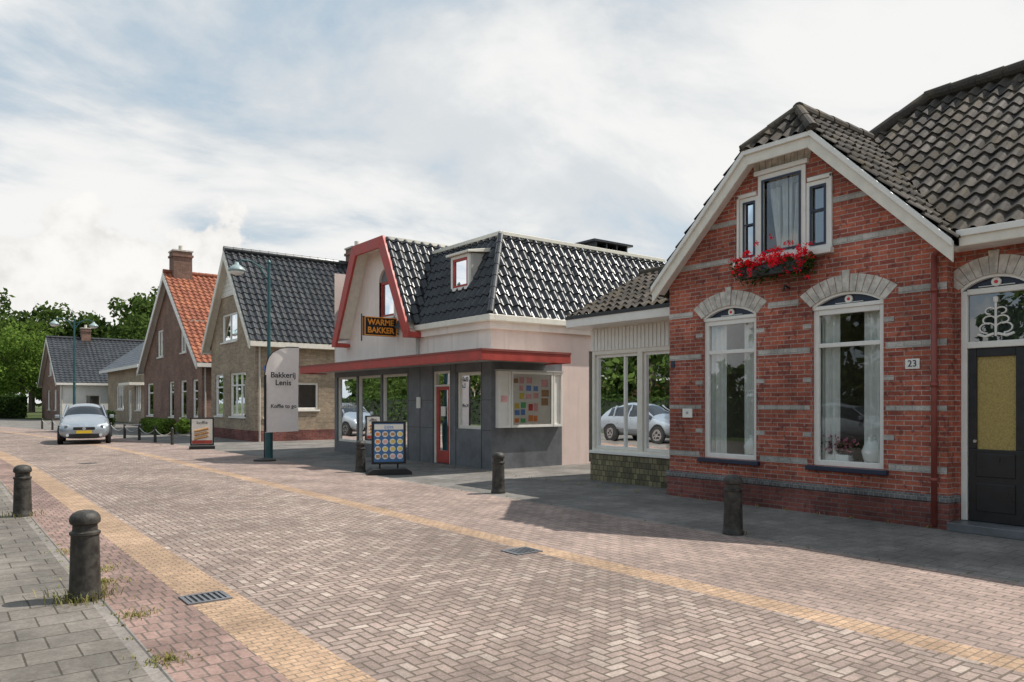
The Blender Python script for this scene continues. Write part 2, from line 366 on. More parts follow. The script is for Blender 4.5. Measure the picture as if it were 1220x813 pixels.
def window(axis,p,u0,u1,z0,z1,inward=1,fr=.07,muls=(),rails=(),mat='white',glass='glass',curt=None,room=1.6,name='window',sill=True,setb=.05,roommat='room'):
    g=Geo(); a=p+inward*setb; b=p+inward*(setb+.07)
    g.abox(axis,a,b,u0,u0+fr,z0,z1); g.abox(axis,a,b,u1-fr,u1,z0,z1)
    g.abox(axis,a,b,u0+fr,u1-fr,z0,z0+fr); g.abox(axis,a,b,u0+fr,u1-fr,z1-fr,z1)
    for m in muls: g.abox(axis,a+inward*.004,b,m-fr*.42,m+fr*.42,z0+fr,z1-fr)
    for r in rails: g.abox(axis,a+inward*.008,b,u0+fr,u1-fr,r-fr*.4,r+fr*.4)
    g.make(name+'_frame',M[mat],bevel=.006)
    q=a+inward*.04
    Geo().poly([P(axis,q,u0+fr*.5,z0+fr*.5),P(axis,q,u1-fr*.5,z0+fr*.5),P(axis,q,u1-fr*.5,z1-fr*.5),P(axis,q,u0+fr*.5,z1-fr*.5)]).make(name+'_pane',M[glass])
    if sill:
        Geo().abox(axis,p-inward*.06,p+inward*.12,u0-.05,u1+.05,z0-.07,z0-.003).make(name+'_sill',M['white' if sill==True else sill],bevel=.006)
    if room>0:
        r0=p+inward*.125; r1=p+inward*room; g=Geo(); e=.3
        g.poly([P(axis,r1,u0-e,z0-e),P(axis,r1,u1+e,z0-e),P(axis,r1,u1+e,z1+.1),P(axis,r1,u0-e,z1+.1)])
        for uu in (u0-e,u1+e): g.poly([P(axis,r0,uu,z0-e),P(axis,r1,uu,z0-e),P(axis,r1,uu,z1+.1),P(axis,r0,uu,z1+.1)])
        for zz in (z0-e,z1+.1): g.poly([P(axis,r0,u0-e,zz),P(axis,r1,u0-e,zz),P(axis,r1,u1+e,zz),P(axis,r0,u1+e,zz)])
        g.make(name+'_room',M[roommat])
    if curt:
        g=Geo()
        for (ca,cb,tp) in curt: curtain(g,axis,p+inward*.17,ca,cb,z0+.02,z1,taper=tp)
        g.make(name+'_curtain',M['curtain'],smooth=True)
def text(s,size,loc,rot,mat,name='lettering',align='CENTER',ext=.002,bold=0):
    c=bpy.data.curves.new(name,'FONT'); c.body=s; c.size=size; c.align_x=align; c.align_y='CENTER'; c.extrude=ext; c.offset=bold; c.materials.append(M[mat])
    o=bpy.data.objects.new(name,c); attach(o); o.location=loc; o.rotation_euler=rot; return o
RX=(R(90),0,R(-90)); RY=(R(90),0,0)

# ------------------------------------------------------------ ground, road
def off(y): return -.0024*max(0,y-20)**2
noparent()
g=Geo(); g.poly([(-1500,-1500,0),(1500,-1500,0),(1500,1500,0),(-1500,1500,0)]); g.make('ground',M['grass'])
def strip(name,x0,x1,mat,z=.008,y0=-14,y1=110,rot=False):
    ys=[y0]+[y0+(y1-y0)*i/90 for i in range(1,91)]; v=[];f=[];uv=[]
    for y in ys:
        o=off(y); v+=[(x0+o,y,z),(x1+o,y,z)]; uv+=[(x0,y),(x1,y)]
    for i in range(len(ys)-1): f.append((2*i,2*i+1,2*i+3,2*i+2))
    me=bpy.data.meshes.new(name); me.from_pydata(v,[],f); me.update(); l=me.uv_layers.new(name='uv')
    for p in me.polygons:
        for li in p.loop_indices:
            a=uv[me.loops[li].vertex_index]; l.data[li].uv=a if not rot else (a[1],a[0])
    me.materials.append(mat); o=bpy.data.objects.new(name,me); attach(o); return o
strip('pavement',-5.5,1.0,M['slabs'])
strip('kerb',1.0,1.1,M['kerb'])
strip('brick_gutter_strip',1.1,1.62,M['redstrip'])
strip('yellow_brick_band',1.62,2.02,M['yellow'])
strip('road',2.02,5.1,M['road'])
strip('yellow_brick_band',5.1,5.38,M['yellow'])
strip('parking_strip',5.38,7.6,M['strip'],rot=True)
strip('pavement_edging',7.6,7.7,M['kerb'])
strip('pavement',7.7,17,M['pave'],rot=True)

def drain(x,y):
    root('drain_grate',(x,y,.01))
    g=Geo(); w,l=.17,.15
    g.box(x-w,x+w,y-l,y-l+.03,.009,.02); g.box(x-w,x+w,y+l-.03,y+l,.009,.02); g.box(x-w,x-w+.03,y-l+.03,y+l-.03,.009,.02); g.box(x+w-.03,x+w,y-l+.03,y+l-.03,.009,.02)
    for i in range(6): 
        xx=x-w+.055+i*.046; g.box(xx-.01,xx+.01,y-l+.03,y+l-.03,.0095,.018)
    g.make('bars',M['slate']); Geo().box(x-w+.01,x+w-.01,y-l+.01,y+l-.01,.0085,.0095).make('pit',M['black'])
drain(1.76,6.4); drain(5.0,6.35)

def bollard(x,y,h=.72,r=.11):
    root('bollard',(x,y,.008)); g=Geo()
    prof=[(r*1.15,0),(r*1.15,.04),(r*1.05,.055),(r*1.04,.1),(r*.94,h*.70),(r*.94,h*.72),(r*1.03,h*.735),(r*1.03,h*.76),(r*.84,h*.775),(r*.82,h*.84),(r*1.0,h*.86),(r*1.04,h*.89),(r*1.0,h*.93),(r*.82,h*.97),(r*.5,h*.995),(.01,h*1.005)]
    g.lathe(prof,(x,y,.008),28); o=g.make('post',M['iron'],smooth=True)
    try: o.data.set_sharp_from_angle(angle=R(40))
    except Exception: pass
bollard(.98,6.97); bollard(1.0,12.6); bollard(7.69,5.63); bollard(7.9,10.7); bollard(7.8,15.9)

# ------------------------------------------------------------ red brick house
root('brick_house',(10.1,6.45,0))
XF=10.1; YC=6.45
clips=[((XF,YC,5.86),(0,1,1)),((XF,YC,5.86),(0,-1,1))]
ops=[(5.0,6.04,.7,3.17),(6.97,7.99,.7,3.17),(6.13,6.93,3.8,5.08),(5.76,6.13,3.8,4.80),(6.93,7.27,3.8,4.80)]
wall('gable_wall',M['redbrick'],'x',XF,4.2,8.7,.42,5.4,ops,1,clips)
Geo().box(XF-.035,XF+.1,4.165,8.735,0,.34).make('plinth',M['redbrick_dark'])
Geo().box(XF-.05,XF+.1,4.15,8.75,.343,.43).make('plinth_course',M['bluebrick'],bevel=.008)
g=Geo()
def band(z,segs,h=.09):
    for a,b in segs: g.box(XF-.006,XF+.02,a,b,z,z+h)
band(.70,[(4.2,4.93),(6.11,6.90),(8.06,8.7)]); band(1.50,[(4.2,4.97),(6.07,6.94),(8.02,8.7)],.065)
band(2.32,[(4.2,4.97),(6.07,6.94),(8.02,8.7)]); band(3.03,[(4.2,4.8),(6.25,6.76),(8.2,8.7)])
band(3.82,[(4.45,5.72),(7.31,8.45)]); band(4.42,[(5.05,5.72),(7.31,7.85)],.08)
g.make('stone_bands',M['stone'])
g=Geo()
for (a,b) in ((5.0,6.04),(6.97,7.99)):
    for z in (1.1,1.9,2.68):
        g.box(XF-.004,XF+.02,a-.14,a-.005,z,z+.065); g.box(XF-.004,XF+.02,b+.005,b+.14,z,z+.065)
g.make('stone_blocks',M['stone'])
def arch(y0,y1,zs,rise,th,n=13,x=XF,name='stone_arch'):
    w=(y1-y0)/2; yc=(y0+y1)/2; Rr=(w*w+rise*rise)/(2*rise); zc=zs+rise-Rr; a=math.asin(w/Rr); g=Geo()
    def q(t,r): return (yc+math.sin(t)*r,zc+math.cos(t)*r)
    for i in range(n):
        t0=-a+2*a*i/n+.004; t1=-a+2*a*(i+1)/n-.004
        key=1.25 if i==n//2 else 1.0
        pr=.02 if i==n//2 else .008
        g.prism([q(t0,Rr),q(t1,Rr),q(t1*1.06,Rr+th*key),q(t0*1.06,Rr+th*key)],'x',x-pr,x+.06)
    g.make(name,M['voussoir'],bevel=.004)
    g=Geo(); m=12
    for i in range(m):
        t0=-a+2*a*i/m; t1=-a+2*a*(i+1)/m
        g.prism([q(t0,Rr),q(t1,Rr),q(t1,Rr-.035),q(t0,Rr-.035)],'x',x+.02,x+.11)
    g.make('arch_trim',M['white'])
    g=Geo(); g.poly([(x+.09,y0,zs-.03)]+[(x+.09,)+q(-a+2*a*i/m,Rr) for i in range(m+1)]+[(x+.09,y1,zs-.03)])
    g.make('arch_panel',M['navy'])
    g=Geo(); g.tube((x+.06,yc,zs+rise*.42),(x+.088,yc,zs+rise*.42),.055,n=20); g.box(x+.07,x+.089,yc-.2,yc+.2,zs+.02,zs+.03); g.make('arch_medallion',M['white'])
    Geo().tube((x+.055,yc,zs+rise*.42),(x+.0595,yc,zs+rise*.42),.022,n=16).make('medallion_centre',M['pred'])
for (a,b) in ((5.0,6.04),(6.97,7.99)):
    arch(a-.02,b+.02,2.98,.17,.24)
    g=Geo(); g.box(XF+.03,XF+.11,a,b,2.93,2.985); g.make('window_head',M['white'],bevel=.005)
    window('x',XF,a,b,.7,2.93,1,.075,(),(2.42,),curt=[(a+.06,a+.34,0),(b-.34,b-.06,0)],room=2.2,sill=False)
    Geo().box(XF-.07,XF+.1,a-.07,b+.07,.63,.697).make('dark_sill',M['navy'],bevel=.008)
window('x',XF,6.13,6.93,3.8,5.08,1,.075,curt=[(6.16,6.52,-.55),(6.54,6.9,.55)],sill=False,room=1.2,setb=-.02)
window('x',XF,5.76,6.13,3.8,4.80,1,.065,(),(),sill=False,room=1.0,setb=0,curt=[(5.8,6.1,0)],glass='glassdark')
window('x',XF,6.93,7.27,3.8,4.80,1,.065,(),(),sill=False,room=1.0,setb=0,curt=[(7.0,7.2,0)],glass='glassdark')
g=Geo()
for (ya,yb,za,zb) in ((6.20,6.86,3.88,5.0),(5.82,6.07,3.87,4.73),(6.99,7.21,3.87,4.73)):
    x0,x1=XF-.035,XF-.021
    if zb<4.9: x0,x1=XF-.012,XF-.001
    g.box(x0,x1,ya,ya+.03,za,zb); g.box(x0,x1,yb-.03,yb,za,zb); g.box(x0,x1,ya+.03,yb-.03,za,za+.03); g.box(x0,x1,ya+.03,yb-.03,zb-.03,zb)
    if zb<4.9: g.box(x0,x1,ya+.03,yb-.03,4.36,4.385)
g.make('sash_dark',M['navy'])
g=Geo(); g.box(XF-.10,XF+.08,5.70,7.33,3.72,3.797); g.box(XF-.03,XF+.04,5.72,5.757,3.8,4.85); g.box(XF-.03,XF+.04,7.273,7.31,3.8,4.85)
g.box(XF-.03,XF+.04,5.72,6.10,4.803,4.86); g.box(XF-.03,XF+.04,6.96,7.31,4.803,4.86); g.box(XF-.06,XF+.04,6.08,6.98,5.083,5.15); g.make('gable_window_surround',M['white'],bevel=.006)
g=Geo()
for i in range(9):
    y=6.06+i*.105; g.prism([(y+.003,5.155),(y+.099,5.155),(y+.099+ (i-3.6)*.006,5.33),(y+.003+(i-4.4)*.006,5.33)],'x',XF-.008,XF+.03)
g.make('gable_lintel',M['voussoir'])
def barge(x0,x1,c,top,w,mat,name,end=2.42):
    g=Geo(); s=c-top
    for sg in (-1,1):
        g.prism([(YC+sg*s,top),(YC+sg*end,c-end),(YC+sg*end,c-end-w*1.3),(YC+sg*(s-w*.38),top-w)],'x',x0,x1)
    g.prism([(YC-s,top),(YC+s,top),(YC+s-w*.38,top-w),(YC-s+w*.38,top-w)],'x',x0,x1)
    g.make(name,M[mat],bevel=.006)
barge(9.84,9.88,5.99,5.42,.20,'cream','barge_board')
barge(9.80,9.84,6.01,5.44,.07,'white','barge_moulding')
g=Geo()
for sg in (-1,1): g.prism([(YC+sg*.5,5.40),(YC+sg*2.38,3.53),(YC+sg*2.38,3.47),(YC+sg*.5,5.33)],'x',9.88,10.12)
g.prism([(YC-.55,5.36),(YC+.55,5.36),(YC+.55,5.32),(YC-.55,5.32)],'x',9.88,10.12)
g.make('soffit',M['white'])
s2=math.sqrt(.5)
T=M['tileold']; TS=dict(tw=.205,th=.275,amp=.03,step=.032)
pantile('roof_tiles_left',(9.82,YC+2.45,3.58),(1,0,0),(0,-1,1),3.6,2.45/s2,T,[((9.82,YC+.6,0),(-1,-1,0))],**TS)
pantile('roof_tiles_right',(9.82,YC-2.45,3.58),(1,0,0),(0,1,1),2.9,2.45/s2,T,[((9.82,YC-.6,0),(-1,1,0))],**TS)
pantile('roof_tiles_hip',(9.80,YC-.6,5.43),(0,1,0),(1,0,1),1.2,.85,T,[((9.82,YC-.6,0),(1,-1,0)),((9.82,YC+.6,0),(1,1,0))],**TS)
ridge('ridge_tiles',(10.4,YC,6.05),(12.62,YC,6.05),T,.10)
ridge('hip_tiles_a',(9.83,YC-.58,5.46),(10.42,YC,6.05),T,.08); ridge('hip_tiles_b',(9.83,YC+.58,5.46),(10.42,YC,6.05),T,.08)
k=.9; L=math.hypot(3.3,3.3*k)
vn=Vector((-.9,1,0))
hd=Vector((12.58-13.3,6.45-5.85,0)); hn=Vector((hd.y,-hd.x,0)); 
if hn.y<0: hn=-hn
pantile('main_roof_front',(10.0,-5,3.70),(0,1,0),(1,0,k),13.5,L,T,[((10,4.10,0),vn),((13.3,5.85,0),hn)],**TS)
ridge('main_ridge',(13.3,-5,6.75),(13.3,5.85,6.75),T,.11); ridge('main_hip',(13.3,5.85,6.73),(12.62,6.45,6.11),T,.10)
g=Geo(); g.poly([(13.3,5.85,6.66),(10.0,8.9,3.45),(16.8,8.9,3.45)]); g.poly([(13.3,-5,6.66),(13.3,5.85,6.66),(16.8,8.9,3.5),(16.8,-5,3.5)]); g.make('roof_back',T)
g=Geo()
for i in range(14):
    t=i/14; x=10.0+2.58*t; y=4.13+2.32*t; g.tube((x,y,3.68+2.32*t+.0),(x+.2,y+.18,3.68+2.32*t+.18),.05,n=8)
g.make('valley_flashing',M['slate'])
Geo().box(9.93,10.02,-5,4.0,3.50,3.68).make('gutter_board',M['cream'],bevel=.015)
Geo().box(9.90,9.93,-5,4.02,3.62,3.70).make('gutter_lip',M['white'],bevel=.008)
Geo().box(10.02,10.3,-5,4.2,3.50,3.53).make('eave_soffit',M['white'])
XD=10.3
wall('front_wall',M['redbrick'],'x',XD,-5,4.2,.42,3.55,[(3.36,4.13,.42,3.20),(1.2,2.3,.7,2.95)],1)
g=Geo(); g.box(XD-.035,XD+.1,-5,3.355,0,.34); g.box(XD-.035,XD+.1,4.135,4.2,0,.34); g.make('front_plinth',M['redbrick_dark'])
g=Geo(); g.box(XD-.05,XD+.1,-5,3.355,.343,.43); g.box(XD-.05,XD+.1,4.135,4.2,.343,.43); g.make('front_plinth_course',M['bluebrick'])
window('x',XD,1.2,2.3,.7,2.95,1,.075,(),(2.42,),curt=[(1.3,1.5,0),(2.0,2.2,0)])
arch(3.34,4.15,3.02,.16,.23,11,XD,'door_arch')
g=Geo(); g.box(XD+.02,XD+.12,3.36,3.43,.12,3.0); g.box(XD+.02,XD+.12,4.06,4.13,.12,3.0); g.box(XD+.02,XD+.12,3.43,4.06,2.95,3.02); g.box(XD+.02,XD+.12,3.43,4.06,2.28,2.36); g.make('door_frame',M['white'],bevel=.008)
g=Geo(); g.box(XD+.05,XD+.11,3.433,4.057,.12,1.02); g.box(XD+.05,XD+.11,3.433,3.53,1.02,2.277); g.box(XD+.05,XD+.11,3.96,4.057,1.02,2.277); g.box(XD+.05,XD+.11,3.53,3.96,2.17,2.277)
g.box(XD+.035,XD+.05,3.53,3.96,.25,.60); g.box(XD+.035,XD+.05,3.53,3.96,.68,.97); g.make('door_leaf',M['dark'],bevel=.008)
Geo().box(XD+.08,XD+.09,3.53,3.96,1.02,2.17).make('door_glass',M['frosted'])
Geo().poly([(XD+.07,3.43,2.36),(XD+.07,4.06,2.36),(XD+.07,4.06,2.95),(XD+.07,3.43,2.95)]).make('transom_glass',M['glassdark'])
Geo().poly([(XD+.4,3.2,2.3),(XD+.4,4.3,2.3),(XD+.4,4.3,3.1),(XD+.4,3.2,3.1)]).make('transom_back',M['slate'])
g=Geo(); yc=3.745
g.tube((XD+.05,yc,2.42),(XD+.05,yc,2.86),.014,n=8); g.tube((XD+.05,yc,2.84),(XD+.05,yc,2.90),.028,n=8)
for sg in (-1,1):
    for (zc,rr) in ((2.52,.07),(2.62,.055),(2.73,.045)):
        pts=[(XD+.05,yc+sg*(rr*1.3*(1-math.cos(t))),zc+rr*.9*math.sin(t)) for t in [i*math.pi/8*1.5 for i in range(9)]]
        g.path(pts,.009,6)
    g.path([(XD+.05,yc+sg*.02,2.45),(XD+.05,yc+sg*.12,2.42),(XD+.05,yc+sg*.2,2.45)],.016,6)
g.make('transom_ornament',M['white'])
Geo().tube((XD+.02,3.97,1.12),(XD+.05,3.97,1.12),.02).make('door_handle',M['chrome'])
Geo().box(9.98,XD+.12,3.3,4.16,.008,.115).make('door_step',M['slate'],bevel=.01)
g=Geo(); g.tube((XF-.06,4.33,.05),(XF-.06,4.33,3.45),.035); g.path([(XF-.06,4.33,3.45),(XF-.1,4.2,3.6)],.035)
for z in (.6,1.8,3.0): g.tube((XF-.06,4.33,z),(XF-.06,4.33,z+.05),.045)
g.make('downpipe',M['pipe'],smooth=True)
Geo().box(XF-.014,XF-.002,4.53,4.71,2.04,2.17).make('number_plate',M['white']); text('23',.12,(XF-.018,4.62,2.105),RX,'navy','house_number')
Geo().box(XF-.02,XF-.004,8.2,8.4,1.35,1.5).make('name_plate',M['white']); text('LS',.05,(XF-.023,8.3,1.43),RX,'black','plate_letters')
Geo().box(XF-.01,XF-.001,8.58,8.66,2.2,2.32).make('small_plate',M['navy'])
g=Geo(); g.path([(XF,6.4,3.30),(XF-.12,6.4,3.33),(XF-.16,6.4,3.24)],.015); g.make('hook',M['dark'])
wall('side_wall',M['redbrick'],'y',8.7,XF,16.6,0,3.6,(),-1)
wall('return_wall',M['redbrick'],'y',4.2,XF,XD,0,3.6,(),1)
wall('back_wall',M['redbrick'],'x',16.6,-5,8.7,0,3.6,(),-1); wall('end_wall',M['redbrick'],'y',-5,XD,16.6,0,3.6,(),1)
root('vase_with_flowers',(10.4,5.35,.78))
Geo().box(10.20,10.5,5.0,6.04,.72,.76).make('inner_ledge',M['white'])
for (yy,s) in ((5.26,1.35),(7.2,1.2)):
    if yy>6: root('vase',(10.36,7.2,.78)); Geo().box(10.20,10.5,6.97,7.99,.72,.76).make('inner_ledge',M['white'])
    Geo().lathe([(.05*s,0),(.09*s,.04*s),(.11*s,.12*s),(.08*s,.2*s),(.05*s,.24*s),(.06*s,.27*s)],(10.33,yy,.76),20).make('vase',M['ceramic'],smooth=True)
root('window_plant',(10.36,5.75,.76)); g=Geo()
for i in range(300): g.leaf((10.31+random.gauss(0,.04),5.75+random.gauss(0,.12),.99+random.gauss(0,.06)),.055)
g.make('flowers',M['pinkflower'])
g=Geo()
for i in range(240): g.leaf((10.33+random.gauss(0,.04),5.75+random.gauss(0,.12),.92+random.gauss(0,.06)),.07)
g.make('leaves',M['leafhedge']); Geo().box(10.26,10.42,5.58,5.92,.76,.86).make('planter',M['ceramic'],bevel=.01)
root('flower_box',(9.98,6.6,3.5))
g=Geo(); g.box(XF-.26,XF-.07,6.02,7.12,3.50,3.66); g.make('box',M['dark'],bevel=.01)
g=Geo()
for i in range(1300):
    y=6.57+random.uniform(-.64,.64); g.leaf((XF-.17+random.gauss(0,.07),y,3.66+random.gauss(0,.07)-.1*random.random()+.03*math.sin(y*9)),.06)
g.make('leaves',M['leafhedge'])
g=Geo()
for i in range(150):
    c=Vector((XF-.24+random.gauss(0,.06),6.57+random.uniform(-.64,.64),3.69+random.gauss(0,.10)))
    for j in range(16): g.leaf(c+Vector((random.gauss(0,.02),random.gauss(0,.025),random.gauss(0,.02))),.038)
g.make('flowers',M['redflower'])

# ------------------------------------------------------------ shop annex
root('shop_annex',(10.85,10,0))
XA=10.85; Y0,Y1=8.74,11.42
wall('front_wall',M['cream'],'x',XA,Y0,Y1,.58,3.15,[(8.85,10.03,.66,2.58),(10.15,11.35,.66,2.58)],1)
Geo().box(XA-.03,XA+.1,Y0,Y1+.02,0,.56).make('tile_plinth',M['plinthtile']); Geo().box(XA-.07,XA+.1,Y0,Y1+.03,.563,.62).make('sill',M['white'],bevel=.006)
window('x',XA,8.85,10.03,.66,2.58,1,.06,curt=[(8.95,9.2,0)],room=2.8,sill=False)
window('x',XA,10.15,11.35,.66,2.58,1,.06,(10.55,),curt=[(10.2,10.5,0),(11.05,11.3,0)],room=2.8,sill=False)
g=Geo(); y=Y0+.01
while y<Y1-.02: g.box(XA-.022,XA-.002,y,y+.085,2.66,3.1); y+=.1
g.make('vertical_boards',M['white'],bevel=.006)
g=Geo(); g.box(10.30,10.36,Y0,11.62,3.13,3.34); g.box(10.36,13.8,11.56,11.62,3.13,3.34); g.make('fascia',M['white'],bevel=.01)
Geo().box(10.36,XA+.1,Y0,11.56,3.13,3.16).make('soffit',M['white'])
Geo().box(10.285,10.30,Y0,11.63,3.29,3.36).make('roof_edge',M['dark'])
pantile('roof_front',(10.33,8.72,3.36),(0,1,0),(1,0,.5),2.86,2.45,M['tileold'],**TS)
g=Geo(); g.poly([(12.5,8.7,4.42),(12.5,11.55,4.42),(14.8,11.55,3.3),(14.8,8.7,3.3)]); g.make('roof_back',M['tileold'])
ridge('ridge_tiles',(12.52,8.72,4.47),(12.52,11.58,4.47),M['tileold'],.09)
wall('side_wall',M['whitewall'],'y',Y1,XA,14.6,0,3.2,(),-1)
Geo().poly([(10.6,11.5,3.3),(12.5,11.5,4.4),(14.6,11.5,3.3)]).make('gable_boards',M['white'])
wall('back_wall',M['whitewall'],'x',14.6,Y0,Y1,0,3.3,(),-1)

# ------------------------------------------------------------ bakery
root('bakery_shop',(10.5,18.5,0))
XB=10.5; YS=14.5
ops=[(14.93,16.0,.95,2.36),(16.3,17.1,.02,2.42),(18.5,20.0,.35,2.42),(20.08,21.6,.35,2.42),(21.68,23.1,.35,2.42)]
wall('shopfront',M['slate'],'x',XB,YS,23.3,0,2.62,ops,1)
g=Geo()
for y in (14.9,16.03,16.27,17.13,17.8,18.45): g.box(XB-.004,XB+.01,y-.008,y+.008,0,2.6)
for z in (.93,1.66): g.box(XB-.003,XB+.01,14.5,14.9,z,z+.01); g.box(XB-.003,XB+.01,17.14,18.44,z,z+.01)
g.make('cladding_joints',M['black'])
window('x',XB,14.93,16.0,.95,2.36,1,.08,mat='cream',room=.9,sill=False,glass='glassclear')
Geo().box(XB+.125,XB+.135,15.1,15.9,1.45,2.25).make('poster_sheet',M['posterwhite']); Geo().box(XB+.125,XB+.135,15.02,15.75,1.05,1.33).make('poster_red',M['pred'])
text('B10',.22,(XB+.12,15.38,1.19),RX,'posterwhite')
g=Geo(); g.box(XB+.117,XB+.122,15.2,15.8,1.85,2.15); g.make('poster_yellow',M['pyellow']); g=Geo(); g.box(XB+.117,XB+.122,15.3,15.7,1.55,1.75); g.make('poster_bread',M['bread'])
g=Geo(); g.box(XB+.02,XB+.12,16.3,16.36,.02,2.42); g.box(XB+.02,XB+.12,17.04,17.1,.02,2.42); g.box(XB+.02,XB+.12,16.36,17.04,2.36,2.42); g.box(XB+.02,XB+.12,16.36,17.04,2.02,2.07); g.make('door_frame',M['cream'],bevel=.006)
g=Geo(); g.box(XB+.05,XB+.1,16.363,16.47,.03,2.017); g.box(XB+.05,XB+.1,16.93,17.037,.03,2.017); g.box(XB+.05,XB+.1,16.47,16.93,.03,.35); g.box(XB+.05,XB+.1,16.47,16.93,1.93,2.017); g.make('door_leaf',M['red'],bevel=.006)
Geo().poly([(XB+.08,16.4,.2),(XB+.08,17.0,.2),(XB+.08,17.0,2.4),(XB+.08,16.4,2.4)]).make('door_glass',M['glass'])
Geo().box(XB+1.6,XB+1.62,15.8,17.8,0,2.6).make('shop_interior_back',M['room'])
Geo().box(XB+.04,XB+.06,16.6,16.8,1.25,1.5).make('notice',M['posterwhite'])
for (a,b) in ((18.5,20.0),(20.08,21.6),(21.68,23.1)):
    window('x',XB,a,b,.35,2.42,1,.07,mat='cream',room=2.5,sill=False,curt=[(b-.5,b-.1,0),(a+.15,a+.35,0)])
g=Geo()
for i in range(14):
    y=18.8+random.random()*4; zb=.9+random.choice([0,.4]); g.box(XB+.5,XB+.7,y,y+.25,zb,zb+.12)
g.make('display_goods',M['bread'])
text('BAKKERIJ',.26,(XB+.03,22.4,1.5),RX,'posterwhite')
Geo().box(XB-.03,XB-.005,17.75,17.95,1.45,1.75).make('notice_board',M['posterwhite'])
wall('side_wall_lower',M['slate'],'y',YS,XB,12.72,0,2.62,(),1)
wall('side_wall_rear',M['pink'],'y',YS+.01,12.72,19,0,3.66,(),1)
wall('side_wall_upper',M['pink'],'y',YS,XB,12.72,2.62,3.66,(),1)
g=Geo(); x0,x1=10.62,12.62
for (a,b) in ((x0,10.98),(11.0,12.3),(12.32,x1)):
    g.box(a,a+.05,YS-.14,YS-.1,1.0,2.35); g.box(b-.05,b,YS-.14,YS-.1,1.0,2.35); g.box(a+.05,b-.05,YS-.14,YS-.1,2.29,2.35); g.box(a+.05,b-.05,YS-.14,YS-.1,1.0,1.06)
g.make('display_case_frame',M['white'],bevel=.004)
Geo().box(x0,x1,YS-.10,YS-.004,1.0,2.35).make('display_case',M['white'])
Geo().box(x0-.02,x1+.02,YS-.16,YS-.004,2.353,2.39).make('display_case_top',M['zinc'])
cols=['pyellow','pgreen','porange','pblue','pred','ppink','posterwhite','bread']
def poster(xa,xb,za,zb,nx,nz,mix=cols):
    Geo().box(xa,xb,YS-.106,YS-.1015,za,zb).make('poster_sheet',M['posterwhite'])
    for i in range(nx):
        for j in range(nz):
            w=(xb-xa)/nx; h=(zb-za)/nz; u=xa+w*i+w*random.uniform(.03,.15); v=za+h*j+h*random.uniform(.05,.15)
            Geo().box(u,u+w*random.uniform(.65,.83),YS-.11,YS-.107,v,v+h*random.uniform(.55,.82)).make('poster_block',M[random.choice(mix)])
poster(11.08,11.42,1.68,2.24,2,3,['bread','ppink','pyellow','posterwhite']); poster(11.46,11.88,1.68,2.24,2,3,['pyellow','posterwhite','pblue','ppink'])
poster(11.10,11.48,1.10,1.62,2,3,['pgreen','porange','pyellow','pblue']); poster(11.52,11.88,1.12,1.62,2,2,['pred','ppink','porange'])
poster(11.93,12.22,1.5,2.2,1,3,['ppink','bread']); poster(10.68,10.92,1.6,2.1,1,2,['posterwhite','ppink']); 
Geo().poly([(11.03,YS-.125,1.05),(12.28,YS-.125,1.05),(12.28,YS-.125,2.3),(11.03,YS-.125,2.3)]).make('case_glass',M['glassclear'])
# canopy
g=Geo(); g.box(9.6,XB,13.62,23.9,2.58,2.76); g.box(XB,12.15,13.62,YS,2.58,2.76); g.make('canopy',M['zinc'])
g=Geo(); g.box(9.56,9.6,13.58,23.94,2.54,2.79); g.box(9.6,12.2,13.58,13.62,2.54,2.79); g.box(12.15,12.2,13.62,YS,2.54,2.79); g.box(9.6,XB,23.9,23.94,2.54,2.79); g.make('canopy_fascia',M['red'],bevel=.01)
g=Geo(); g.box(9.545,9.56,13.57,23.95,2.75,2.80); g.box(9.56,12.2,13.565,13.58,2.75,2.80); g.make('canopy_lip',M['pipe'])
wall('upper_front_wall',M['palerender'],'x',XB,YS,17.8,2.62,3.66,(),1)
GC=20.0
cl=[((XB,GC-2.2,3.7),(0,-2.5,1.3)),((XB,GC+2.2,3.7),(0,2.5,1.3))]
wall('gable_wall',M['palerender'],'x',XB,17.8,22.2,2.62,3.7,(),1)
wall('gable_wall_upper',M['palerender'],'x',XB,17.8,22.2,3.7,6.2,[(19.25,20.15,4.1,5.55)],1,cl)
wall('left_flank',M['palerender'],'x',XB+.02,22.2,23.3,2.62,3.6,(),1)
g=Geo(); yc=19.7; w=.45
window('x',XB,19.25,20.15,4.1,5.15,1,.08,mat='red',room=1.2,sill='white',curt=[(19.3,19.5,0),(19.9,20.1,0)])
pts=[(yc+w*math.cos(math.pi*i/12),5.15+.38*math.sin(math.pi*i/12)) for i in range(13)]
g.prism([(yc+w,5.15)]+pts[1:-1]+[(yc-w,5.15)],'x',XB+.06,XB+.08); g.make('arch_light',M['slate'])
g=Geo()
for i in range(12):
    a,b=pts[i],pts[i+1]; sc=1.16
    g.prism([a,b,((b[0]-yc)*sc+yc,(b[1]-5.15)*sc+5.15),((a[0]-yc)*sc+yc,(a[1]-5.15)*sc+5.15)],'x',XB-.015,XB+.06)
    g.prism([((a[0]-yc)*1.02+yc,(a[1]-5.15)*1.02+5.15),((b[0]-yc)*1.02+yc,(b[1]-5.15)*1.02+5.15),(b[0],5.56),(a[0],5.56)],'x',XB-.002,XB+.04)
g.box(XB-.015,XB+.05,yc+w,yc+w*1.16,4.1,5.15); g.box(XB-.015,XB+.05,yc-w*1.16,yc-w,4.1,5.15)
g.make('arch_surround',M['palerender'])
g=Geo()
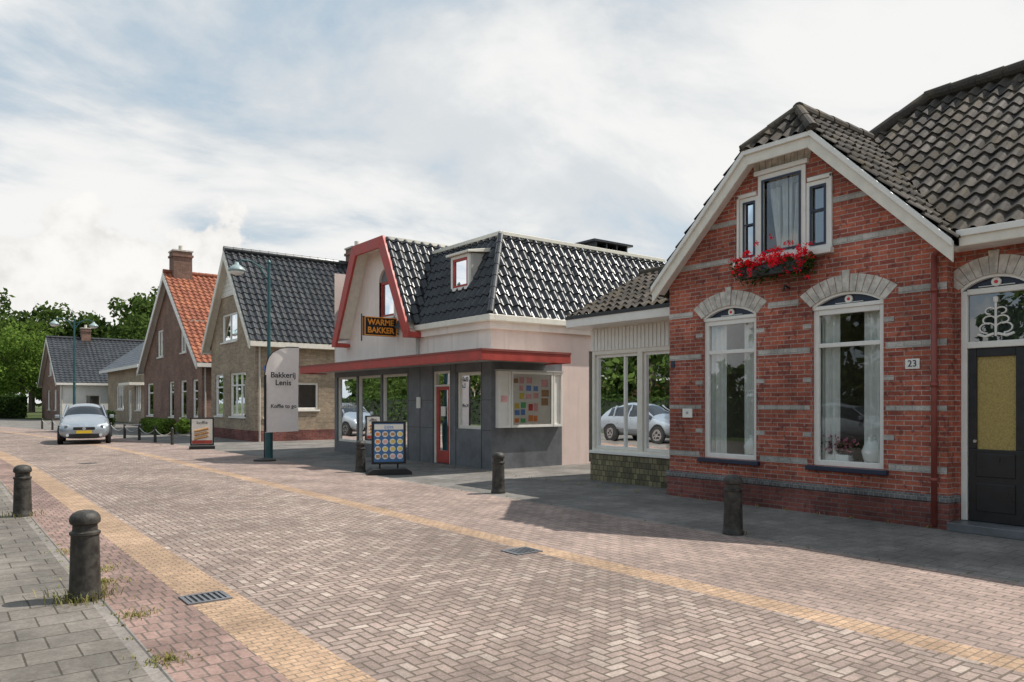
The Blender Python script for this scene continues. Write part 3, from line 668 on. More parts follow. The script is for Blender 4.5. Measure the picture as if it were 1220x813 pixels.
for sg in (-1,1):
    g.prism([(GC+sg*.97,6.30),(GC+sg*2.42,3.50),(GC+sg*2.12,3.45),(GC+sg*.74,5.98)],'x',10.0,10.08)
    g.prism([(GC+sg*2.42,3.50),(GC+sg*2.12,3.45),(GC+sg*2.12,3.35),(GC+sg*2.42,3.35)],'x',10.0,10.5)
g.prism([(GC-.97,6.30),(GC+.97,6.30),(GC+.74,5.98),(GC-.74,5.98)],'x',10.0,10.08)
g.make('red_verge_boards',M['red'],bevel=.01)
g=Geo()
for sg in (-1,1): g.prism([(GC+sg*.9,6.17),(GC+sg*2.2,3.62),(GC+sg*2.16,3.62),(GC+sg*.86,6.13)],'x',10.08,10.5)
g.box(10.08,10.5,GC-.88,GC+.88,6.10,6.16); g.make('verge_soffit',M['cream'])
TB=M['tileblack']
sl=math.hypot(1.2,2.25)
pantile('mansard_front',(10.38,14.38,3.68),(0,1,0),(1.2,0,2.25),5.4,sl,TB,[((10.38,14.38,0),(1,-1,0))],tw=.28,th=.3,amp=.04)
pantile('mansard_side',(10.38,14.38,3.68),(1,0,0),(0,1.2,2.25),8.9,sl,TB,[((10.38,14.38,0),(-1,1,0)),((18.9,14.38,0),(1,1,0))],tw=.28,th=.3,amp=.04)
ridge('mansard_hip',(10.38,14.38,3.72),(11.58,15.58,5.95),TB,.08)
Geo().box(11.55,17.75,15.55,24,5.86,5.97).make('flat_roof',M['zinc'])
g=Geo(); g.box(11.5,11.58,15.5,24,5.90,6.0); g.box(11.58,17.8,15.5,15.58,5.90,6.0); g.make('roof_rim',M['cream'],bevel=.01)
ws=math.hypot(1.3,2.5)
pantile('wing_roof_right',(10.09,17.70,3.74),(1,0,0),(0,1.3,2.5),5,ws,TB,tw=.28,th=.3,amp=.04)
pantile('wing_roof_left',(10.09,22.30,3.74),(1,0,0),(0,-1.3,2.5),5,ws,TB,tw=.28,th=.3,amp=.04)
Geo().box(10.1,15,19.0,21.0,6.17,6.24).make('wing_top',M['zinc']); Geo().box(10.12,15,18.98,19.06,6.2,6.28).make('wing_rim',M['cream'])
g=Geo(); g.box(10.28,10.44,14.28,17.75,3.53,3.68); g.box(10.44,19,14.28,14.44,3.53,3.68); g.make('cornice_gutter',M['cream'],bevel=.015)
g=Geo(); g.box(10.40,XB,14.40,17.75,3.36,3.53); g.box(XB,19,14.40,YS,3.36,3.53); g.make('cornice_soffit',M['palerender'])
g=Geo(); g.tube((10.44,17.85,2.78),(10.44,17.85,3.55),.04); g.make('downpipe',M['zinc'])
g=Geo(); g.box(10.78,10.84,15.85,15.93,4.5,5.4); g.box(10.78,10.84,16.62,16.7,4.5,5.4); g.box(10.78,10.84,15.93,16.62,4.5,4.58); g.box(10.78,10.84,15.93,16.62,5.32,5.4); g.make('dormer_frame',M['white'],bevel=.006)
g=Geo(); g.box(10.80,10.85,15.93,16.0,4.58,5.32); g.box(10.80,10.85,16.55,16.62,4.58,5.32); g.box(10.80,10.85,16.0,16.55,4.58,4.64); g.box(10.80,10.85,16.0,16.55,5.26,5.32); g.make('dormer_sash',M['red'])
Geo().poly([(10.83,16.0,4.64),(10.83,16.55,4.64),(10.83,16.55,5.26),(10.83,16.0,5.26)]).make('dormer_glass',M['glassdark'])
Geo().box(10.86,10.87,15.9,16.65,4.5,5.4).make('dormer_back',M['room'])
for yy in (15.85,16.7):
    Geo().prism([(10.84,4.45),(10.84,5.40),(11.45,5.45)],'y',yy-.02,yy+.02).make('dormer_cheek',M['zinc'])
Geo().prism([(10.68,5.40),(10.68,5.46),(11.6,5.62),(11.6,5.5)],'y',15.75,16.8).make('dormer_roof',M['cream'],bevel=.01)
g=Geo(); g.box(15.2,16.6,15.9,17.2,6.0,6.12); g.box(15.1,16.7,15.8,17.3,6.27,6.33)
for i in range(4): g.box(15.25+i*.42,15.3+i*.42,15.9,17.2,6.12,6.27)
g.make('roof_vent',M['dark'])
wall('back_wall',M['pink'],'x',19,YS,23.3,0,3.7,(),-1); wall('far_wall',M['pink'],'y',23.3,XB,19,0,5.86,(),-1)

root('hanging_shop_sign',(10,19.0,3.7))
Geo().box(9.42,10.42,18.95,19.07,3.46,3.98).make('sign_box',M['black'],bevel=.01)
g=Geo()
for yy in (18.935,19.07): g.box(9.42,10.42,yy,yy+.015,3.955,3.98); g.box(9.42,10.42,yy,yy+.015,3.46,3.485); g.box(9.42,9.445,yy,yy+.015,3.485,3.955); g.box(10.395,10.42,yy,yy+.015,3.485,3.955)
g.make('sign_rim',M['orange'])
text('WARME',.225,(9.92,18.945,3.83),RY,'orange',bold=.006); text('BAKKER',.225,(9.92,18.945,3.61),RY,'orange',bold=.006)
g=Geo(); g.tube((10.42,19.01,3.9),(10.55,19.01,3.9),.02); g.tube((10.42,19.01,3.55),(10.55,19.01,3.55),.02); g.tube((9.36,19.01,3.3),(9.36,19.01,4.05),.02); g.tube((9.36,19.01,3.98),(9.45,19.01,3.98),.015); g.make('bracket',M['teal'])

# ------------------------------------------------------------ gable houses perpendicular to the street
def gable_house(name,X0,X1,YC,half,ez,rz,wm,rm,bm_,front,side,oh=.35,fo=.35,board=None,plinth=None,tiles=(.28,.34),ns=6,sidemat=None,face=1):
    root(name,(X0,YC,0)); k=(rz-ez)/(half+oh); top=rz-.12
    cl=[((X0,YC,top),(0,k,1)),((X0,YC,top),(0,-k,1))]
    fx,bx=(X0,X1) if face==1 else (X1,X0)
    wall('gable_wall',M[wm],'x',fx,YC-half,YC+half,0,rz,[o[:4] for o in front],face,cl)
    wall('side_wall',M[sidemat or wm],'y',YC-half,X0,X1,0,ez+k*oh-.1,[o[:4] for o in side],1)
    wall('far_side_wall',M[wm],'y',YC+half,X0,X1,0,ez+k*oh-.1,(),-1)
    wall('back_wall',M[wm],'x',bx,YC-half,YC+half,0,rz,(),-1,cl)
    for o in front: window('x',fx,*o[:4],face,.09,o[4],o[5],curt=[(o[0]+.1,o[0]+.1+(o[1]-o[0])*.25,0),(o[1]-.1-(o[1]-o[0])*.25,o[1]-.1,0)],room=1.5)
    for o in side: window('y',YC-half,*o[:4],1,.09,o[4],o[5],curt=[(o[0]+.1,o[0]+.1+(o[1]-o[0])*.25,0)],room=1.5)
    sl=math.hypot(half+oh,rz-ez)
    for sg,nm in ((-1,'roof_tiles_right'),(1,'roof_tiles_left')):
        pantile(nm,(X0-fo,YC+sg*(half+oh),ez),(1,0,0),(0,-sg*(half+oh),rz-ez),X1+fo-X0+fo,sl,M[rm],tw=tiles[0],th=tiles[1],ns=ns)
    ridge('ridge_tiles',(X0-fo,YC,rz+.04),(X1+fo,YC,rz+.04),M[rm],.13)
    g=Geo(); w=.3
    for sg in (-1,1):
        e=half+oh
        for (xa,xb) in ((X0-fo-.03,X0-fo+.02),(X1+fo-.02,X1+fo+.03)): g.prism([(YC,rz-.03),(YC+sg*e,ez-.03),(YC+sg*e,ez-.03-w),(YC,rz-.03-w*1.3)],'x',xa,xb)
        g.prism([(YC,rz-.08),(YC+sg*e,ez-.08),(YC+sg*e,ez-.12),(YC,rz-.12)],'x',X0-fo+.02,X0)
        g.box(X0-fo+.025,X1+fo-.025,YC+sg*e-.03,YC+sg*e+.03,ez-.22,ez-.02); 
        a,b=sorted((YC+sg*half+sg*.005,YC+sg*e-sg*.035)); g.box(X0-fo+.03,X1+fo-.03,a,b,ez-.22,ez-.18)
    g.make('barge_boards',M[bm_])
    g=Geo(); g.tube((X0+.15,YC-half-.06,0),(X0+.15,YC-half-.06,ez-.2),.04); g.make('downpipe',M['zinc'])
    if board:
        hw=(top-board)/k; g=Geo(); g.prism([(YC-hw-.0,board),(YC+hw,board),(YC,top)],'x',X0-.05,X0-.004); g.make('gable_boarding',M['white'])
        g=Geo(); z=board+.05
        while z<top-.3: hw=(top-z)/k; g.box(X0-.056,X0-.05,YC-hw+.05,YC+hw-.05,z,z+.012); z+=.18
        g.make('board_joints',M['zinc'])
    if plinth: 
        g=Geo(); g.box(X0-.02,X0+.05,YC-half-.02,YC+half+.02,0,.45); g.box(X0+.05,X1,YC-half-.02,YC-half+.03,0,.45); g.make('plinth',M[plinth])
def chimney(x,y,z0,z1,w=.55,mat='brownbrick'):
    g=Geo(); g.box(x-w/2,x+w/2,y-w/2,y+w/2,z0,z1); g.box(x-w/2-.06,x+w/2+.06,y-w/2-.06,y+w/2+.06,z1-.3,z1-.18); g.make('chimney',M[mat])
    g=Geo(); g.box(x-w/2-.05,x+w/2+.05,y-w/2-.05,y+w/2+.05,z1,z1+.08); g.tube((x,y,z1+.08),(x,y,z1+.4),.12); g.make('chimney_cap',M['voussoir'])
gable_house('beige_brick_house',10.4,21,33.75,3.05,4.1,8.25,'beigebrick','tileblack','cream',
  [(33.0,35.2,4.3,5.55,(34.1,),()),(31.9,34.0,1.0,2.9,(32.6,33.3),(2.35,)),(35.0,36.2,1.0,2.9,(),(2.3,))],
  [(11.9,13.1,1.3,2.45,(),()),(10.75,11.3,1.0,2.45,(),())],board=6.3,plinth='redbrick_dark')
chimney(16.3,33.6,7.8,9.0,.8)
gable_house('brown_brick_house',10.7,20,46,6.5,3.6,9.0,'brownbrick','tileorange','white',
  [(42.4,43.6,4.3,5.9,(43.0,),()),(47.5,48.9,4.3,5.9,(48.2,),()),(40.2,41.2,.8,2.8,(),(2.2,)),(42.4,43.6,.8,2.8,(),(2.2,)),(45,46.1,.8,2.8,(),(2.2,)),(50,51.6,.8,2.8,(),(2.2,))],
  [(11.6,12.6,1.0,2.4,(),())],tiles=(.3,.36))
chimney(11.3,46,8.4,10.2,1.0)
gable_house('white_sided_house',9.0,18,85,7,3.4,7.9,'brownbrick','tileblack','white',
  [(80.5,82,.9,2.8,(81.2,),()),(85,87,.9,2.8,(),()),(84,86,4.2,5.6,(85,),())],[(11,12.2,1,2.3,(),())],tiles=(.4,.45),ns=5,sidemat='whitewall')
chimney(12,85,7.5,8.9,.8)
for (yy,wm,rm) in ((44,'redbrick','tilegrey'),(60,'beigebrick','tileorange'),(-14,'beigebrick','tilegrey')):
    gable_house('brick_house',-24+off(yy),-15+off(yy),yy,4,3.6,8,wm,rm,'white',[(yy-3,yy-1,.9,2.7,(yy-2,),()),(yy+1,yy+3,.9,2.7,(),()),(yy-.8,yy+.8,4.2,5.6,(yy,),())],[],tiles=(.4,.45),ns=4,face=-1)
root('grey_roof_house',(12.5,67,0))
wall('front_wall',M['beigebrick'],'x',12.5,61,76,0,4.5,[(62.5,64.5,1,3),(66,67.2,.1,2.6),(69,72,1,3)],1)
window('x',12.5,62.5,64.5,1,3,1,.1,(63.5,)); window('x',12.5,66,67.2,.1,2.6,1,.1,sill=False); window('x',12.5,69,72,1,3,1,.1,(70,71))
wall('side_wall',M['beigebrick'],'y',61,12.5,19.5,0,4.5,[(14,15.5,1,2.6)],1); window('y',61,14,15.5,1,2.6,1,.1)
Geo().prism([(12.1,4.45),(16,7.35),(19.9,4.45)],'y',60.7,60.98).make('cream_gable',M['cream'])
pantile('roof_front',(11.9,60.5,4.4),(0,1,0),(4.1,0,3.1),16,math.hypot(4.1,3.1),M['tileblue'],tw=.35,th=.4,ns=4)
Geo().poly([(16,60.5,7.5),(16,76.5,7.5),(20.2,76.5,4.4),(20.2,60.5,4.4)]).make('roof_back',M['tileblue'])
Geo().box(11.85,11.95,60.4,76.5,4.2,4.42).make('fascia',M['white'])
Geo().box(11.4,12.5,60.9,65,2.9,3.1).make('porch_roof',M['cream']); wall('back_wall',M['beigebrick'],'x',19.5,61,76,0,4.5,(),-1)
root('garage',(13,56,0))
wall('front',M['brownbrick'],'x',13.0,53.5,59.5,0,2.6,[(54.2,56.8,.02,2.2)],1); wall('side',M['brownbrick'],'y',53.5,13,19,0,2.6,(),1)
g=Geo()
for i in range(10): g.box(13.05,13.09,54.2,56.8,.02+i*.218,.02+i*.218+.2)
g.make('garage_door',M['white']); Geo().box(12.8,19.2,53.3,59.7,2.6,2.85).make('flat_roof',M['zinc'])

# ------------------------------------------------------------ street lamps
def lamp(x,y,h=5.6,two=False):
    root('street_lamp',(x,y,0)); g=Geo()
    g.lathe([(.11,0),(.11,.9),(.09,.95),(.075,1.0),(.06,2.6),(.075,2.62),(.075,2.68),(.05,2.7),(.042,h-.05),(.06,h-.04),(.06,h),(.02,h+.06)],(x,y,.008),16)
    for sg in ((-1,1) if two else (-1,)):
        pts=[(x,y,h-.55),(x+sg*.25,y,h-.18),(x+sg*.5,y,h-.02),(x+sg*.75,y,h-.02),(x+sg*.9,y,h-.14)]
        g.path(pts,.022,8); g.path([(x,y,h-.25),(x+sg*.5,y,h-.02)],.015,8)
    g.make('pole',M['teal'],smooth=False)
    for sg in ((-1,1) if two else (-1,)):
        Geo().lathe([(.05,.0),(.06,-.06),(.12,-.1),(.2,-.17),(.23,-.22),(.23,-.25)],(x+sg*.9,y,h-.1),20).make('shade',M['lampgrey'],smooth=True)
        Geo().lathe([(.2,0),(.18,-.06),(.1,-.1),(.02,-.11)],(x+sg*.9,y,h-.35),20).make('diffuser',M['ceramic'],smooth=True)
lamp(7.6,21.3); 
Geo().box(7.52,7.54,21.0,21.5,2.5,2.65).make('sign_plate',M['bluesign'])
lamp(5.9,45.5,6.0,True); lamp(-1.5,75,6.0,True)

# ------------------------------------------------------------ feather flag (local frame)
root('feather_flag_banner',(7.2,20.5,0),R(-8),True)
top=[(0,2.35),(.03,2.6),(.10,2.82),(.22,2.98),(.40,3.08),(.62,3.13),(.92,3.13)]
nx=14; g=Geo()
def topz(u):
    for i in range(len(top)-1):
        if top[i][0]<=u<=top[i+1][0]: 
            t=(u-top[i][0])/(top[i+1][0]-top[i][0]); return top[i][1]*(1-t)+top[i+1][1]*t
    return top[-1][1]
nz=20
for i in range(nx+1):
    u=.92*i/nx; zt=topz(u); zb=.78+.03*u
    for j in range(nz+1):
        z=zb+(zt-zb)*j/nz; g.v.append((u,.035*math.sin(u*6+z*1.5)*u*2,z))
for i in range(nx):
    for j in range(nz): a=i*(nz+1)+j; g.f.append((a,a+nz+1,a+nz+2,a+1))
g.make('fabric',M['flag'],smooth=True)
g=Geo(); g.path([(-.01,0,0.02),(-.01,0,2.3)]+[(u,0,z+.012) for u,z in top],.014,8); g.path([(.015,-.002,.8),(.015,-.002,2.36)],.03,8); g.make('pole',M['black'])
Geo().lathe([(.3,0),(.3,.04),(.05,.09)],(0,0,.008),20).make('base',M['iron'])
text('Bakkerij\nLenis',.21,(.48,-.08,2.25),RY,'black',bold=.004); text('Koffie to go',.145,(.49,-.08,1.5),RY,'black',bold=.003)

# ------------------------------------------------------------ sandwich boards
def aboard(x,y,rz,kind):
    root('sandwich_board',(x,y,.008),rz,True); w=.38
    g=Geo()
    if kind=='blue':
        g.prism([(-.48,0),(-.48,.06),(-.36,.13),(.36,.13),(.48,.06),(.48,0)],'y',-.32,.32); g.tube((-.2,0,.13),(-.2,0,.24),.02); g.tube((.2,0,.13),(.2,0,.24),.02)
        g.make('base',M['black'],bevel=.02)
    g=Geo(); z0,z1=(.22,1.18) if kind=='blue' else (.12,1.08)
    for (a,b,c,d) in ((-w,-w+.05,z0,z1),(w-.05,w,z0,z1),(-w+.05,w-.05,z0,z0+.05),(-w+.05,w-.05,z1-.05,z1)): g.box(a,b,-.03,.03,c,d)
    if kind!='blue':
        g.box(-w-.03,w+.03,-.22,.25,0,.1)
    g.make('frame',M['black'],bevel=.01)
    Geo().box(-w+.05,w-.05,-.022,.022,z0+.05,z1-.05).make('panel',M['blue' if kind=='blue' else 'posterwhite'])
    if kind=='blue':
        for i in range(4):
            for j in range(4):
                cx=-w+.05+(2*w-.1)*(i+.5)/4; cz=z0+.09+(z1-z0-.3)*(j+.5)/4
                Geo().tube((cx,-.0245,cz),(cx,-.03,cz),.066,n=14).make('label_disc',M['posterwhite'])
                Geo().box(cx-.04,cx+.045,-.034,-.031,cz-.03,cz+.035).make('product',M[random.choice(['pred','porange','ppink','bread','pyellow'])])
        Geo().box(-w+.06,w-.06,-.027,-.0235,z1-.19,z1-.07).make('header',M['posterwhite']); text('ijsjes',.11,(0,-.03,z1-.13),RY,'pblue')
    else:
        text('koffie',.16,(0,-.028,.9),RY,'black')
        for i in range(3): Geo().tube((-.25,-.03,.35+i*.13),(.2,-.03,.45+i*.13),.045,n=10).make('bread_picture',M['bread'])
        Geo().box(-w+.06,w-.06,-.027,-.0235,.18,.3).make('footer',M['red'])
aboard(8.1,15.1,R(-22),'blue'); aboard(7.35,27.1,R(-15),'coffee')

# ------------------------------------------------------------ car
def car(name,x,y,rz,paint):
    root(name,(x,y,.008),rz,True)
    st=[(-2.13,.50,.32,.62,.46,.60,.58,.46,.64,.66),(-2.05,.74,.24,.80,.48,.76,.66,.58,.74,.77),(-1.75,.82,.2,.87,.52,.82,.78,.62,.87,.90),(-1.15,.84,.2,.89,.58,.83,.92,.66,1.00,1.03),
        (-.98,.84,.2,.89,.6,.83,.95,.68,1.05,1.09),(-.30,.84,.2,.89,.6,.83,.98,.60,1.50,1.535),(.1,.84,.2,.89,.6,.83,.99,.60,1.54,1.575),(.9,.84,.2,.89,.6,.83,1.01,.60,1.545,1.58),(1.55,.84,.2,.89,.62,.82,1.03,.57,1.49,1.53),
        (1.95,.8,.24,.87,.62,.80,1.02,.60,1.22,1.26),(2.12,.7,.32,.80,.6,.72,.92,.54,1.0,1.02)]
    verts=[];faces=[];mats=[];N=10
    for s in st:
        yy,wb,zb,w,zm,ws,zs,wr,zr,zt=s
        right=[(0,zb),(wb,zb),(w,zm),(ws,zs),(wr,zr),(0,zt)]
        ring=right+[(-a,b) for a,b in reversed(right[1:-1])]
        verts+=[(a,yy,b) for a,b in ring]
    for i in range(len(st)-1):
        for j in range(N):
            faces.append((i*N+j,i*N+(j+1)%N,(i+1)*N+(j+1)%N,(i+1)*N+j))
            gl=0
            if j in (3,6) and 4<=i<=7: gl=1
            if j in (4,5) and i==4: gl=1
            if j in (4,5) and i==8: gl=1
            mats.append(gl)
    faces.append(tuple(range(N-1,-1,-1))); mats.append(0); faces.append(tuple((len(st)-1)*N+j for j in range(N))); mats.append(0)
    me=bpy.data.meshes.new('body'); me.from_pydata(verts,[],faces); me.materials.append(M[paint]); me.materials.append(M['carglass'])
    for p,m in zip(me.polygons,mats): p.material_index=m; p.use_smooth=True
    o=bpy.data.objects.new('body',me); attach(o); md=o.modifiers.new('s','SUBSURF'); md.levels=2; md.render_levels=2
    for wy in (-1.3,1.3):
        for sg in (-1,1):
            Geo().tube((sg*.80,wy,.33),(sg*.893,wy,.33),.385,n=28).make('wheel_arch',M['black'])
            Geo().tube((sg*.72,wy,.315),(sg*.905,wy,.315),.315,n=28).make('tyre',M['tyre'],bevel=.02)
            Geo().tube((sg*.85,wy,.315),(sg*.908,wy,.315),.21,n=24).make('hub',M['chrome'])
            g=Geo()
            for k in range(5):
                a=k*2*math.pi/5+.3; g.tube((sg*.912,wy+math.cos(a)*.11,.315+math.sin(a)*.11),(sg*.9085,wy+math.cos(a)*.11,.315+math.sin(a)*.11),.045,n=10)
            g.make('hub_holes',M['black'])
    for sg in (-1,1):
        g=Geo(); g.poly([(sg*.40,-2.12,.60),(sg*.70,-2.02,.59),(sg*.83,-1.84,.74),(sg*.76,-1.86,.82),(sg*.45,-2.06,.74)]); g.make('headlight',M['headlight'])
        g=Geo(); g.tube((sg*.60,-2.09,.67),(sg*.60,-2.06,.67),.055); g.make('headlight_bowl',M['slate'])
        g=Geo(); g.box(min(sg*.86,sg*1.02),max(sg*.86,sg*1.02),-.92,-.82,.98,1.12); g.make('mirror',M[paint],bevel=.03)
        g=Geo(); g.tube((sg*.55,-2.14,.36),(sg*.55,-2.06,.36),.055); g.make('fog_lamp',M['headlight'])
        g=Geo(); g.poly([(sg*.71,2.13,.75),(sg*.55,2.14,.75),(sg*.58,2.06,.98),(sg*.74,2.03,.98)]); g.make('tail_light',M['pred'])
        g=Geo(); g.path([(sg*.80,.25,1.0),(sg*.64,.25,1.5)],.03,6); g.path([(sg*.80,1.2,1.02),(sg*.63,1.12,1.5)],.035,6); g.path([(sg*.75,-.98,1.0),(sg*.60,-.30,1.47)],.03,6); g.make('pillars',M[paint])
        g=Geo(); g.box(min(sg*.885,sg*.897),max(sg*.885,sg*.897),-.85,.95,.48,.55); g.make('side_moulding',M['slate'])
    g=Geo(); g.box(-.36,.36,-2.145,-2.05,.555,.665); g.box(-.52,.52,-2.14,-2.05,.25,.41); g.make('grille',M['black'],bevel=.02)
    Geo().tube((0,-2.16,.61),(0,-2.13,.61),.06,n=16).make('badge',M['chrome'])
    Geo().box(-.26,.26,-2.165,-2.145,.425,.535).make('licence_plate',M['plate'])
car('parked_car',4.9,34.8,R(-9),'silver')
car('parked_car',-1.6,21.4,R(0),'silver'); car('parked_car',-5.6,14,R(0),'silver')

root('chain_fence',(7.0,38,0)); g=Geo(); ch=Geo()
yy=30.5; prev=None
while yy<54:
    x=7.4+off(yy)*.8; g.tube((x,yy,0),(x,yy,.62),.06,.05,10); g.tube((x,yy,.62),(x,yy,.68),.05,.01,10)
    if prev:
        pts=[(prev[0]+(x-prev[0])*t,prev[1]+(yy-prev[1])*t,.55-.22*4*t*(1-t)) for t in [i/8 for i in range(9)]]; ch.path(pts,.016,6)
    prev=(x,yy); yy+=2.3
g.make('posts',M['iron']); ch.make('chains',M['zinc'])

# ------------------------------------------------------------ vegetation
def crown(g,c,r,n,leaf,clumps=26,kmin=.35):
    cs=[]
    for _ in range(clumps):
        d=Vector((random.gauss(0,1),random.gauss(0,1),random.gauss(0,1))).normalized(); k=random.uniform(kmin,1.0)
        cs.append((Vector((c[0]+d.x*r[0]*k,c[1]+d.y*r[1]*k,c[2]+d.z*r[2]*k)),random.uniform(.24,.42)*min(r)))
    for i in range(n):
        cc,rr=random.choice(cs); d=Vector((random.gauss(0,1),random.gauss(0,1),random.gauss(0,.8))).normalized()*rr*(random.random()**.35)
        p=cc+d
        if p.z<.1: p.z=.1+random.random()
        g.leaf(p,leaf)
def tree(name,x,y,h,r,mat='leaf',n=3500,leaf=.4):
    root(name,(x,y,0)); g=Geo(); th=h*.42
    g.tube((x,y,0),(x,y,th),r*.075,r*.05,10)
    for k in range(6):
        a=k*1.05+random.random(); g.tube((x,y,th*(.7+.05*k)),(x+math.cos(a)*r*.6,y+math.sin(a)*r*.6,h*.62+random.random()*h*.15),r*.035,r*.01,7)
    g.make('trunk_and_limbs',M['bark']); g=Geo(); crown(g,(x,y,h*.58),(r,r,h*.42),n,leaf,40); g.make('crown',M[mat])
tree('tree',8.6,108,11.5,4.6,'leafbright',8000,.42)
tree('tree',1.5,98,9.0,3.6,'leafbright',5000,.36)
tree('tree',5.5,118,13,4.8,'leaf',6000,.5)
tree('tree',22,100,12.5,5,'leaf',6000,.5)
root('distant_trees',(15,150,0)); g=Geo(); tr=Geo()
for i in range(22):
    t=i/21; x=-24+80*t+random.uniform(-2,2); y=166-36*t+random.uniform(-5,5); h=random.uniform(17.5,22.5)
    tr.tube((x,y,0),(x,y,h*.5),.5,.3,8); crown(g,(x,y,h*.54),(6.2,6.2,h*.46),5600,.85,44,.15)
g.make('crowns',M['leaf']); tr.make('trunks',M['bark'])
root('distant_trees',(0,0,0)); g=Geo()
for i in range(90):
    a=2*math.pi*i/90; rr=230+random.uniform(-12,12); h=random.uniform(11,17)
    crown(g,(math.cos(a)*rr,math.sin(a)*rr,h*.5),(10,10,h*.5),420,2.6,16,.1)
g.make('crowns',M['leaf'])
def hedge(name,x0,x1,y0,y1,h,n,leaf=.12,mat='leafhedge'):
    root(name,((x0+x1)/2,(y0+y1)/2,0)); g=Geo()
    for i in range(n):
        x=random.uniform(x0,x1); y=random.uniform(y0,y1); z=random.uniform(.02,1)**.7*h
        if random.random()<.75:
            s=random.random()
            if s<.35: z=h*(1+.05*math.sin(x*3+y*2))+random.gauss(0,.03)
            elif s<.7: x=x0+random.gauss(0,.04)
            elif s<.85: y=y0+random.gauss(0,.04)
            else: x=x1
        g.leaf((x,y,z),leaf)
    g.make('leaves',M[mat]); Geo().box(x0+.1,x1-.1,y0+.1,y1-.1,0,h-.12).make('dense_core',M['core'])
hedge('hedge',8.6,9.3,54,60,1.0,3500); hedge('hedge',3.0,7.5,90,104,2.2,9000,.3); hedge('hedge',-6,4.0,104,110,2.6,7000,.35); hedge('hedge',8.8,9.6,40,44,.7,2500,mat='leafbright')
hedge('hedge',-8.6,-7.8,-12,32,1.8,16000,.16); hedge('hedge',-11,-10,32,75,2.0,9000,.25)
root('roadside_trees',(-13,10,0)); g=Geo(); tr=Geo()
for i in range(17):
    y=-16+i*6.5+random.uniform(-1,1); x=-13+random.uniform(-1.5,1.5)+off(y); h=random.uniform(6.5,9.5); tr.tube((x,y,0),(x,y,h*.5),.2,.12,8); crown(g,(x,y,h*.56),(3.4,3.4,h*.42),2400,.4,26)
g.make('crowns',M['leaf']); tr.make('trunks',M['bark'])
root('weeds',(1,7,0)); g=Geo()
def blades(x,y,sp,n,h):
    for i in range(n):
        a=random.random()*6.28; rr=abs(random.gauss(0,sp)); bx=x+math.cos(a)*rr; by=y+math.sin(a)*rr; hh=h*random.uniform(.4,1.1); la=random.random()*6.28; ln=hh*random.uniform(.3,1.3)
        tx=bx+math.cos(la)*ln; ty=by+math.sin(la)*ln; w=.004; px,py=-math.sin(la)*w,math.cos(la)*w
        mx,my=(bx*.6+tx*.4),(by*.6+ty*.4)
        g.poly([(bx-px,by-py,.005),(bx+px,by+py,.005),(mx+px,my+py,hh*.7+.005),(mx-px,my-py,hh*.7+.005)]); g.poly([(mx-px,my-py,hh*.7+.005),(mx+px,my+py,hh*.7+.005),(tx,ty,hh+.005)])
blades(.98,6.97,.14,380,.10); blades(1.2,7.5,.12,240,.035); blades(1.25,8.1,.15,260,.03); blades(1.15,5.0,.10,160,.035); blades(1.2,6.2,.1,150,.03); blades(1.0,12.6,.12,200,.1); blades(1.2,9.3,.15,150,.03); blades(7.7,5.65,.08,80,.06); blades(7.9,10.7,.1,80,.06)
for i in range(60): blades(1.05+random.gauss(0,.03),3.5+i*.35,.02,8,.02)
for i in range(50): blades(7.65+random.gauss(0,.03),1+i*.4,.02,5,.02)
for i in range(26): blades(10.02,4.4+i*.5,.03,8,.05)
g.make('blades',M['straw'])
root('traffic_sign',(-1.5,52,0)); xs=off(52)+1.2+1.6
Geo().tube((xs,52,0),(xs,52,3.4),.04).make('post',M['zinc']); Geo().box(xs-.3,xs+.3,51.95,51.98,2.5,3.2).make('sign_panel',M['posterwhite'],bevel=.02); Geo().box(xs-.22,xs+.22,51.94,51.949,2.75,3.05).make('sign_symbol',M['bluesign'])
root('front_garden_shrub',(9.9,39,0)); g=Geo(); crown(g,(9.7,38.6,.5),(.5,.9,.5),1400,.12,14); g.make('leaves',M['leafbright'])

# ------------------------------------------------------------ light: sun + sky
el=R(55); az=Vector((math.cos(R(-19)),math.sin(R(-19)),0))
sd=Vector((az.x*math.cos(el),az.y*math.cos(el),math.sin(el)))
sl_=bpy.data.lights.new('sun','SUN'); sl_.energy=5.0; sl_.angle=R(.5); sl_.color=(1,.95,.87)
so=bpy.data.objects.new('sun',sl_); scene.collection.objects.link(so); so.rotation_euler=sd.to_track_quat('Z','Y').to_euler(); so.location=(20,-10,30)
w=bpy.data.worlds.new("World"); scene.world=w; w.use_nodes=True; nt=w.node_tree; nt.nodes.clear()
class W(NT):
    def __init__(s,t): s.t=t; s.n=t.nodes
t=W(nt)
sky=t.node('ShaderNodeTexSky'); sky.sky_type='NISHITA'; sky.sun_disc=False; sky.sun_elevation=el
sky.sun_rotation=math.atan2(sd.x,sd.y); sky.air_density=1.0; sky.dust_density=1.5; sky.ozone_density=1.0
tc=t.node('ShaderNodeTexCoord').outputs['Generated']; sp=t.node('ShaderNodeSeparateXYZ'); t.set(sp.inputs[0],tc)
zz=t.math('MAXIMUM',sp.outputs[2],0.0); den=t.math('ADD',zz,.26)
cx=t.math('DIVIDE',sp.outputs[0],den); cy=t.math('DIVIDE',sp.outputs[1],den)
cb=t.node('ShaderNodeCombineXYZ'); t.set(cb.inputs[0],cx); t.set(cb.inputs[1],cy)
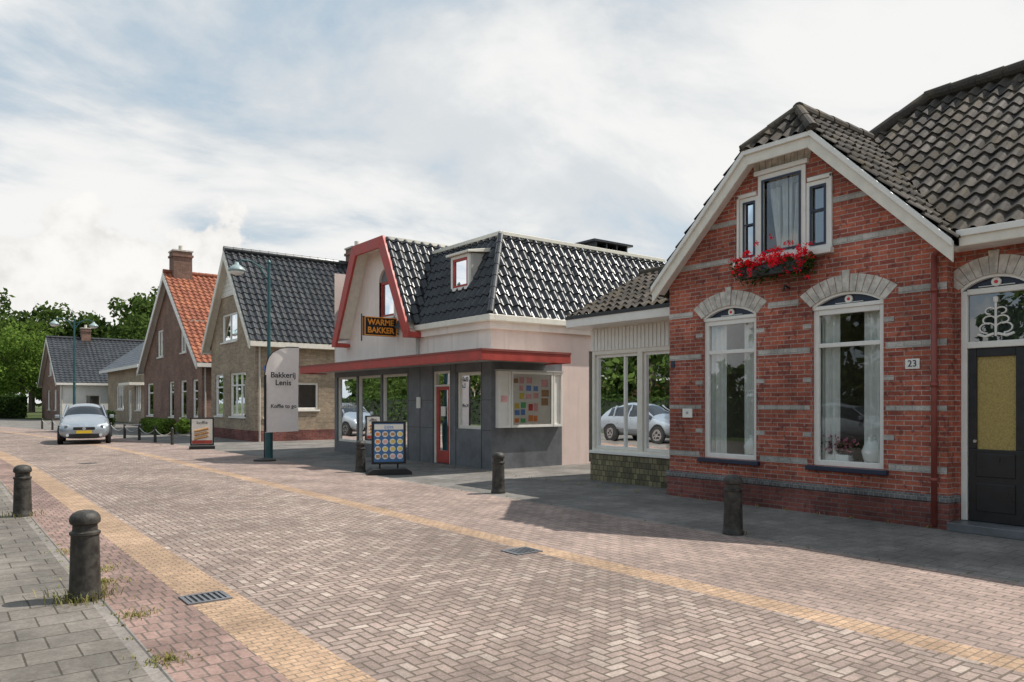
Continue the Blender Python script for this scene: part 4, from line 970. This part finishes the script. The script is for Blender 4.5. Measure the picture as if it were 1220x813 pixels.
mp=t.node('ShaderNodeMapping'); t.set(mp.inputs[0],cb.outputs[0]); mp.inputs['Rotation'].default_value=(0,0,R(-20)); mp.inputs['Scale'].default_value=(1.0,1.45,1); mp.inputs['Location'].default_value=(3.3,1.4,0)
n1=t.noise(mp.outputs[0],1.25,12,.58,.35)
n1b=t.noise(mp.outputs[0],.5,3,.5,.3)
ssum=t.math('ADD',t.math('MULTIPLY',n1,.72),t.math('MULTIPLY',n1b,.43))
dr=t.node('ShaderNodeVectorMath',operation='DOT_PRODUCT'); t.set(dr.inputs[0],tc); dr.inputs[1].default_value=(.75,.35,-.2)
ssum=t.math('ADD',ssum,t.math('MULTIPLY',t.ramp(dr.outputs['Value'],.12,.8),.16))
cir=t.ramp(ssum,.53,.70,0.10,.95)
n2=t.noise(tc,8.5,10,.55,.1)
sd2=Vector((.16,1.12,.16)).normalized()
dd=t.node('ShaderNodeVectorMath',operation='DOT_PRODUCT'); t.set(dd.inputs[0],tc); dd.inputs[1].default_value=tuple(sd2)
spot=t.ramp(dd.outputs['Value'],.93,.998,-.05,.13)
low=t.ramp(zz,.08,.32,.13,-.22)
cum=t.ramp(t.math('ADD',n2,t.math('ADD',spot,low)),.555,.61)
n3=t.noise(tc,16,6,.6)
cshade=t.ramp(t.math('ADD',t.math('MULTIPLY',n3,.6),t.math('MULTIPLY',n2,.6)),.45,.72,.76,1.0)
S=.15
def cc(v): return (v[0]/S,v[1]/S,v[2]/S,1)
skyc=t.mix(.7,sky.outputs[0],cc((.39,.55,.66)))
col=t.mix(cir,skyc,t.mix(t.ramp(n1,.40,.60),cc((.72,.75,.77)),cc((.95,.94,.92))))
cumc=t.mix(1.0,cc((.98,.96,.93)),cshade,'MULTIPLY')
col=t.mix(cum,col,cumc)
haze=t.ramp(zz,0,.14,.5,0.0); col=t.mix(haze,col,cc((.77,.81,.82)))
bg=t.node('ShaderNodeBackground'); t.set(bg.inputs[0],col); bg.inputs[1].default_value=S
wo=t.node('ShaderNodeOutputWorld'); nt.links.new(bg.outputs[0],wo.inputs[0])
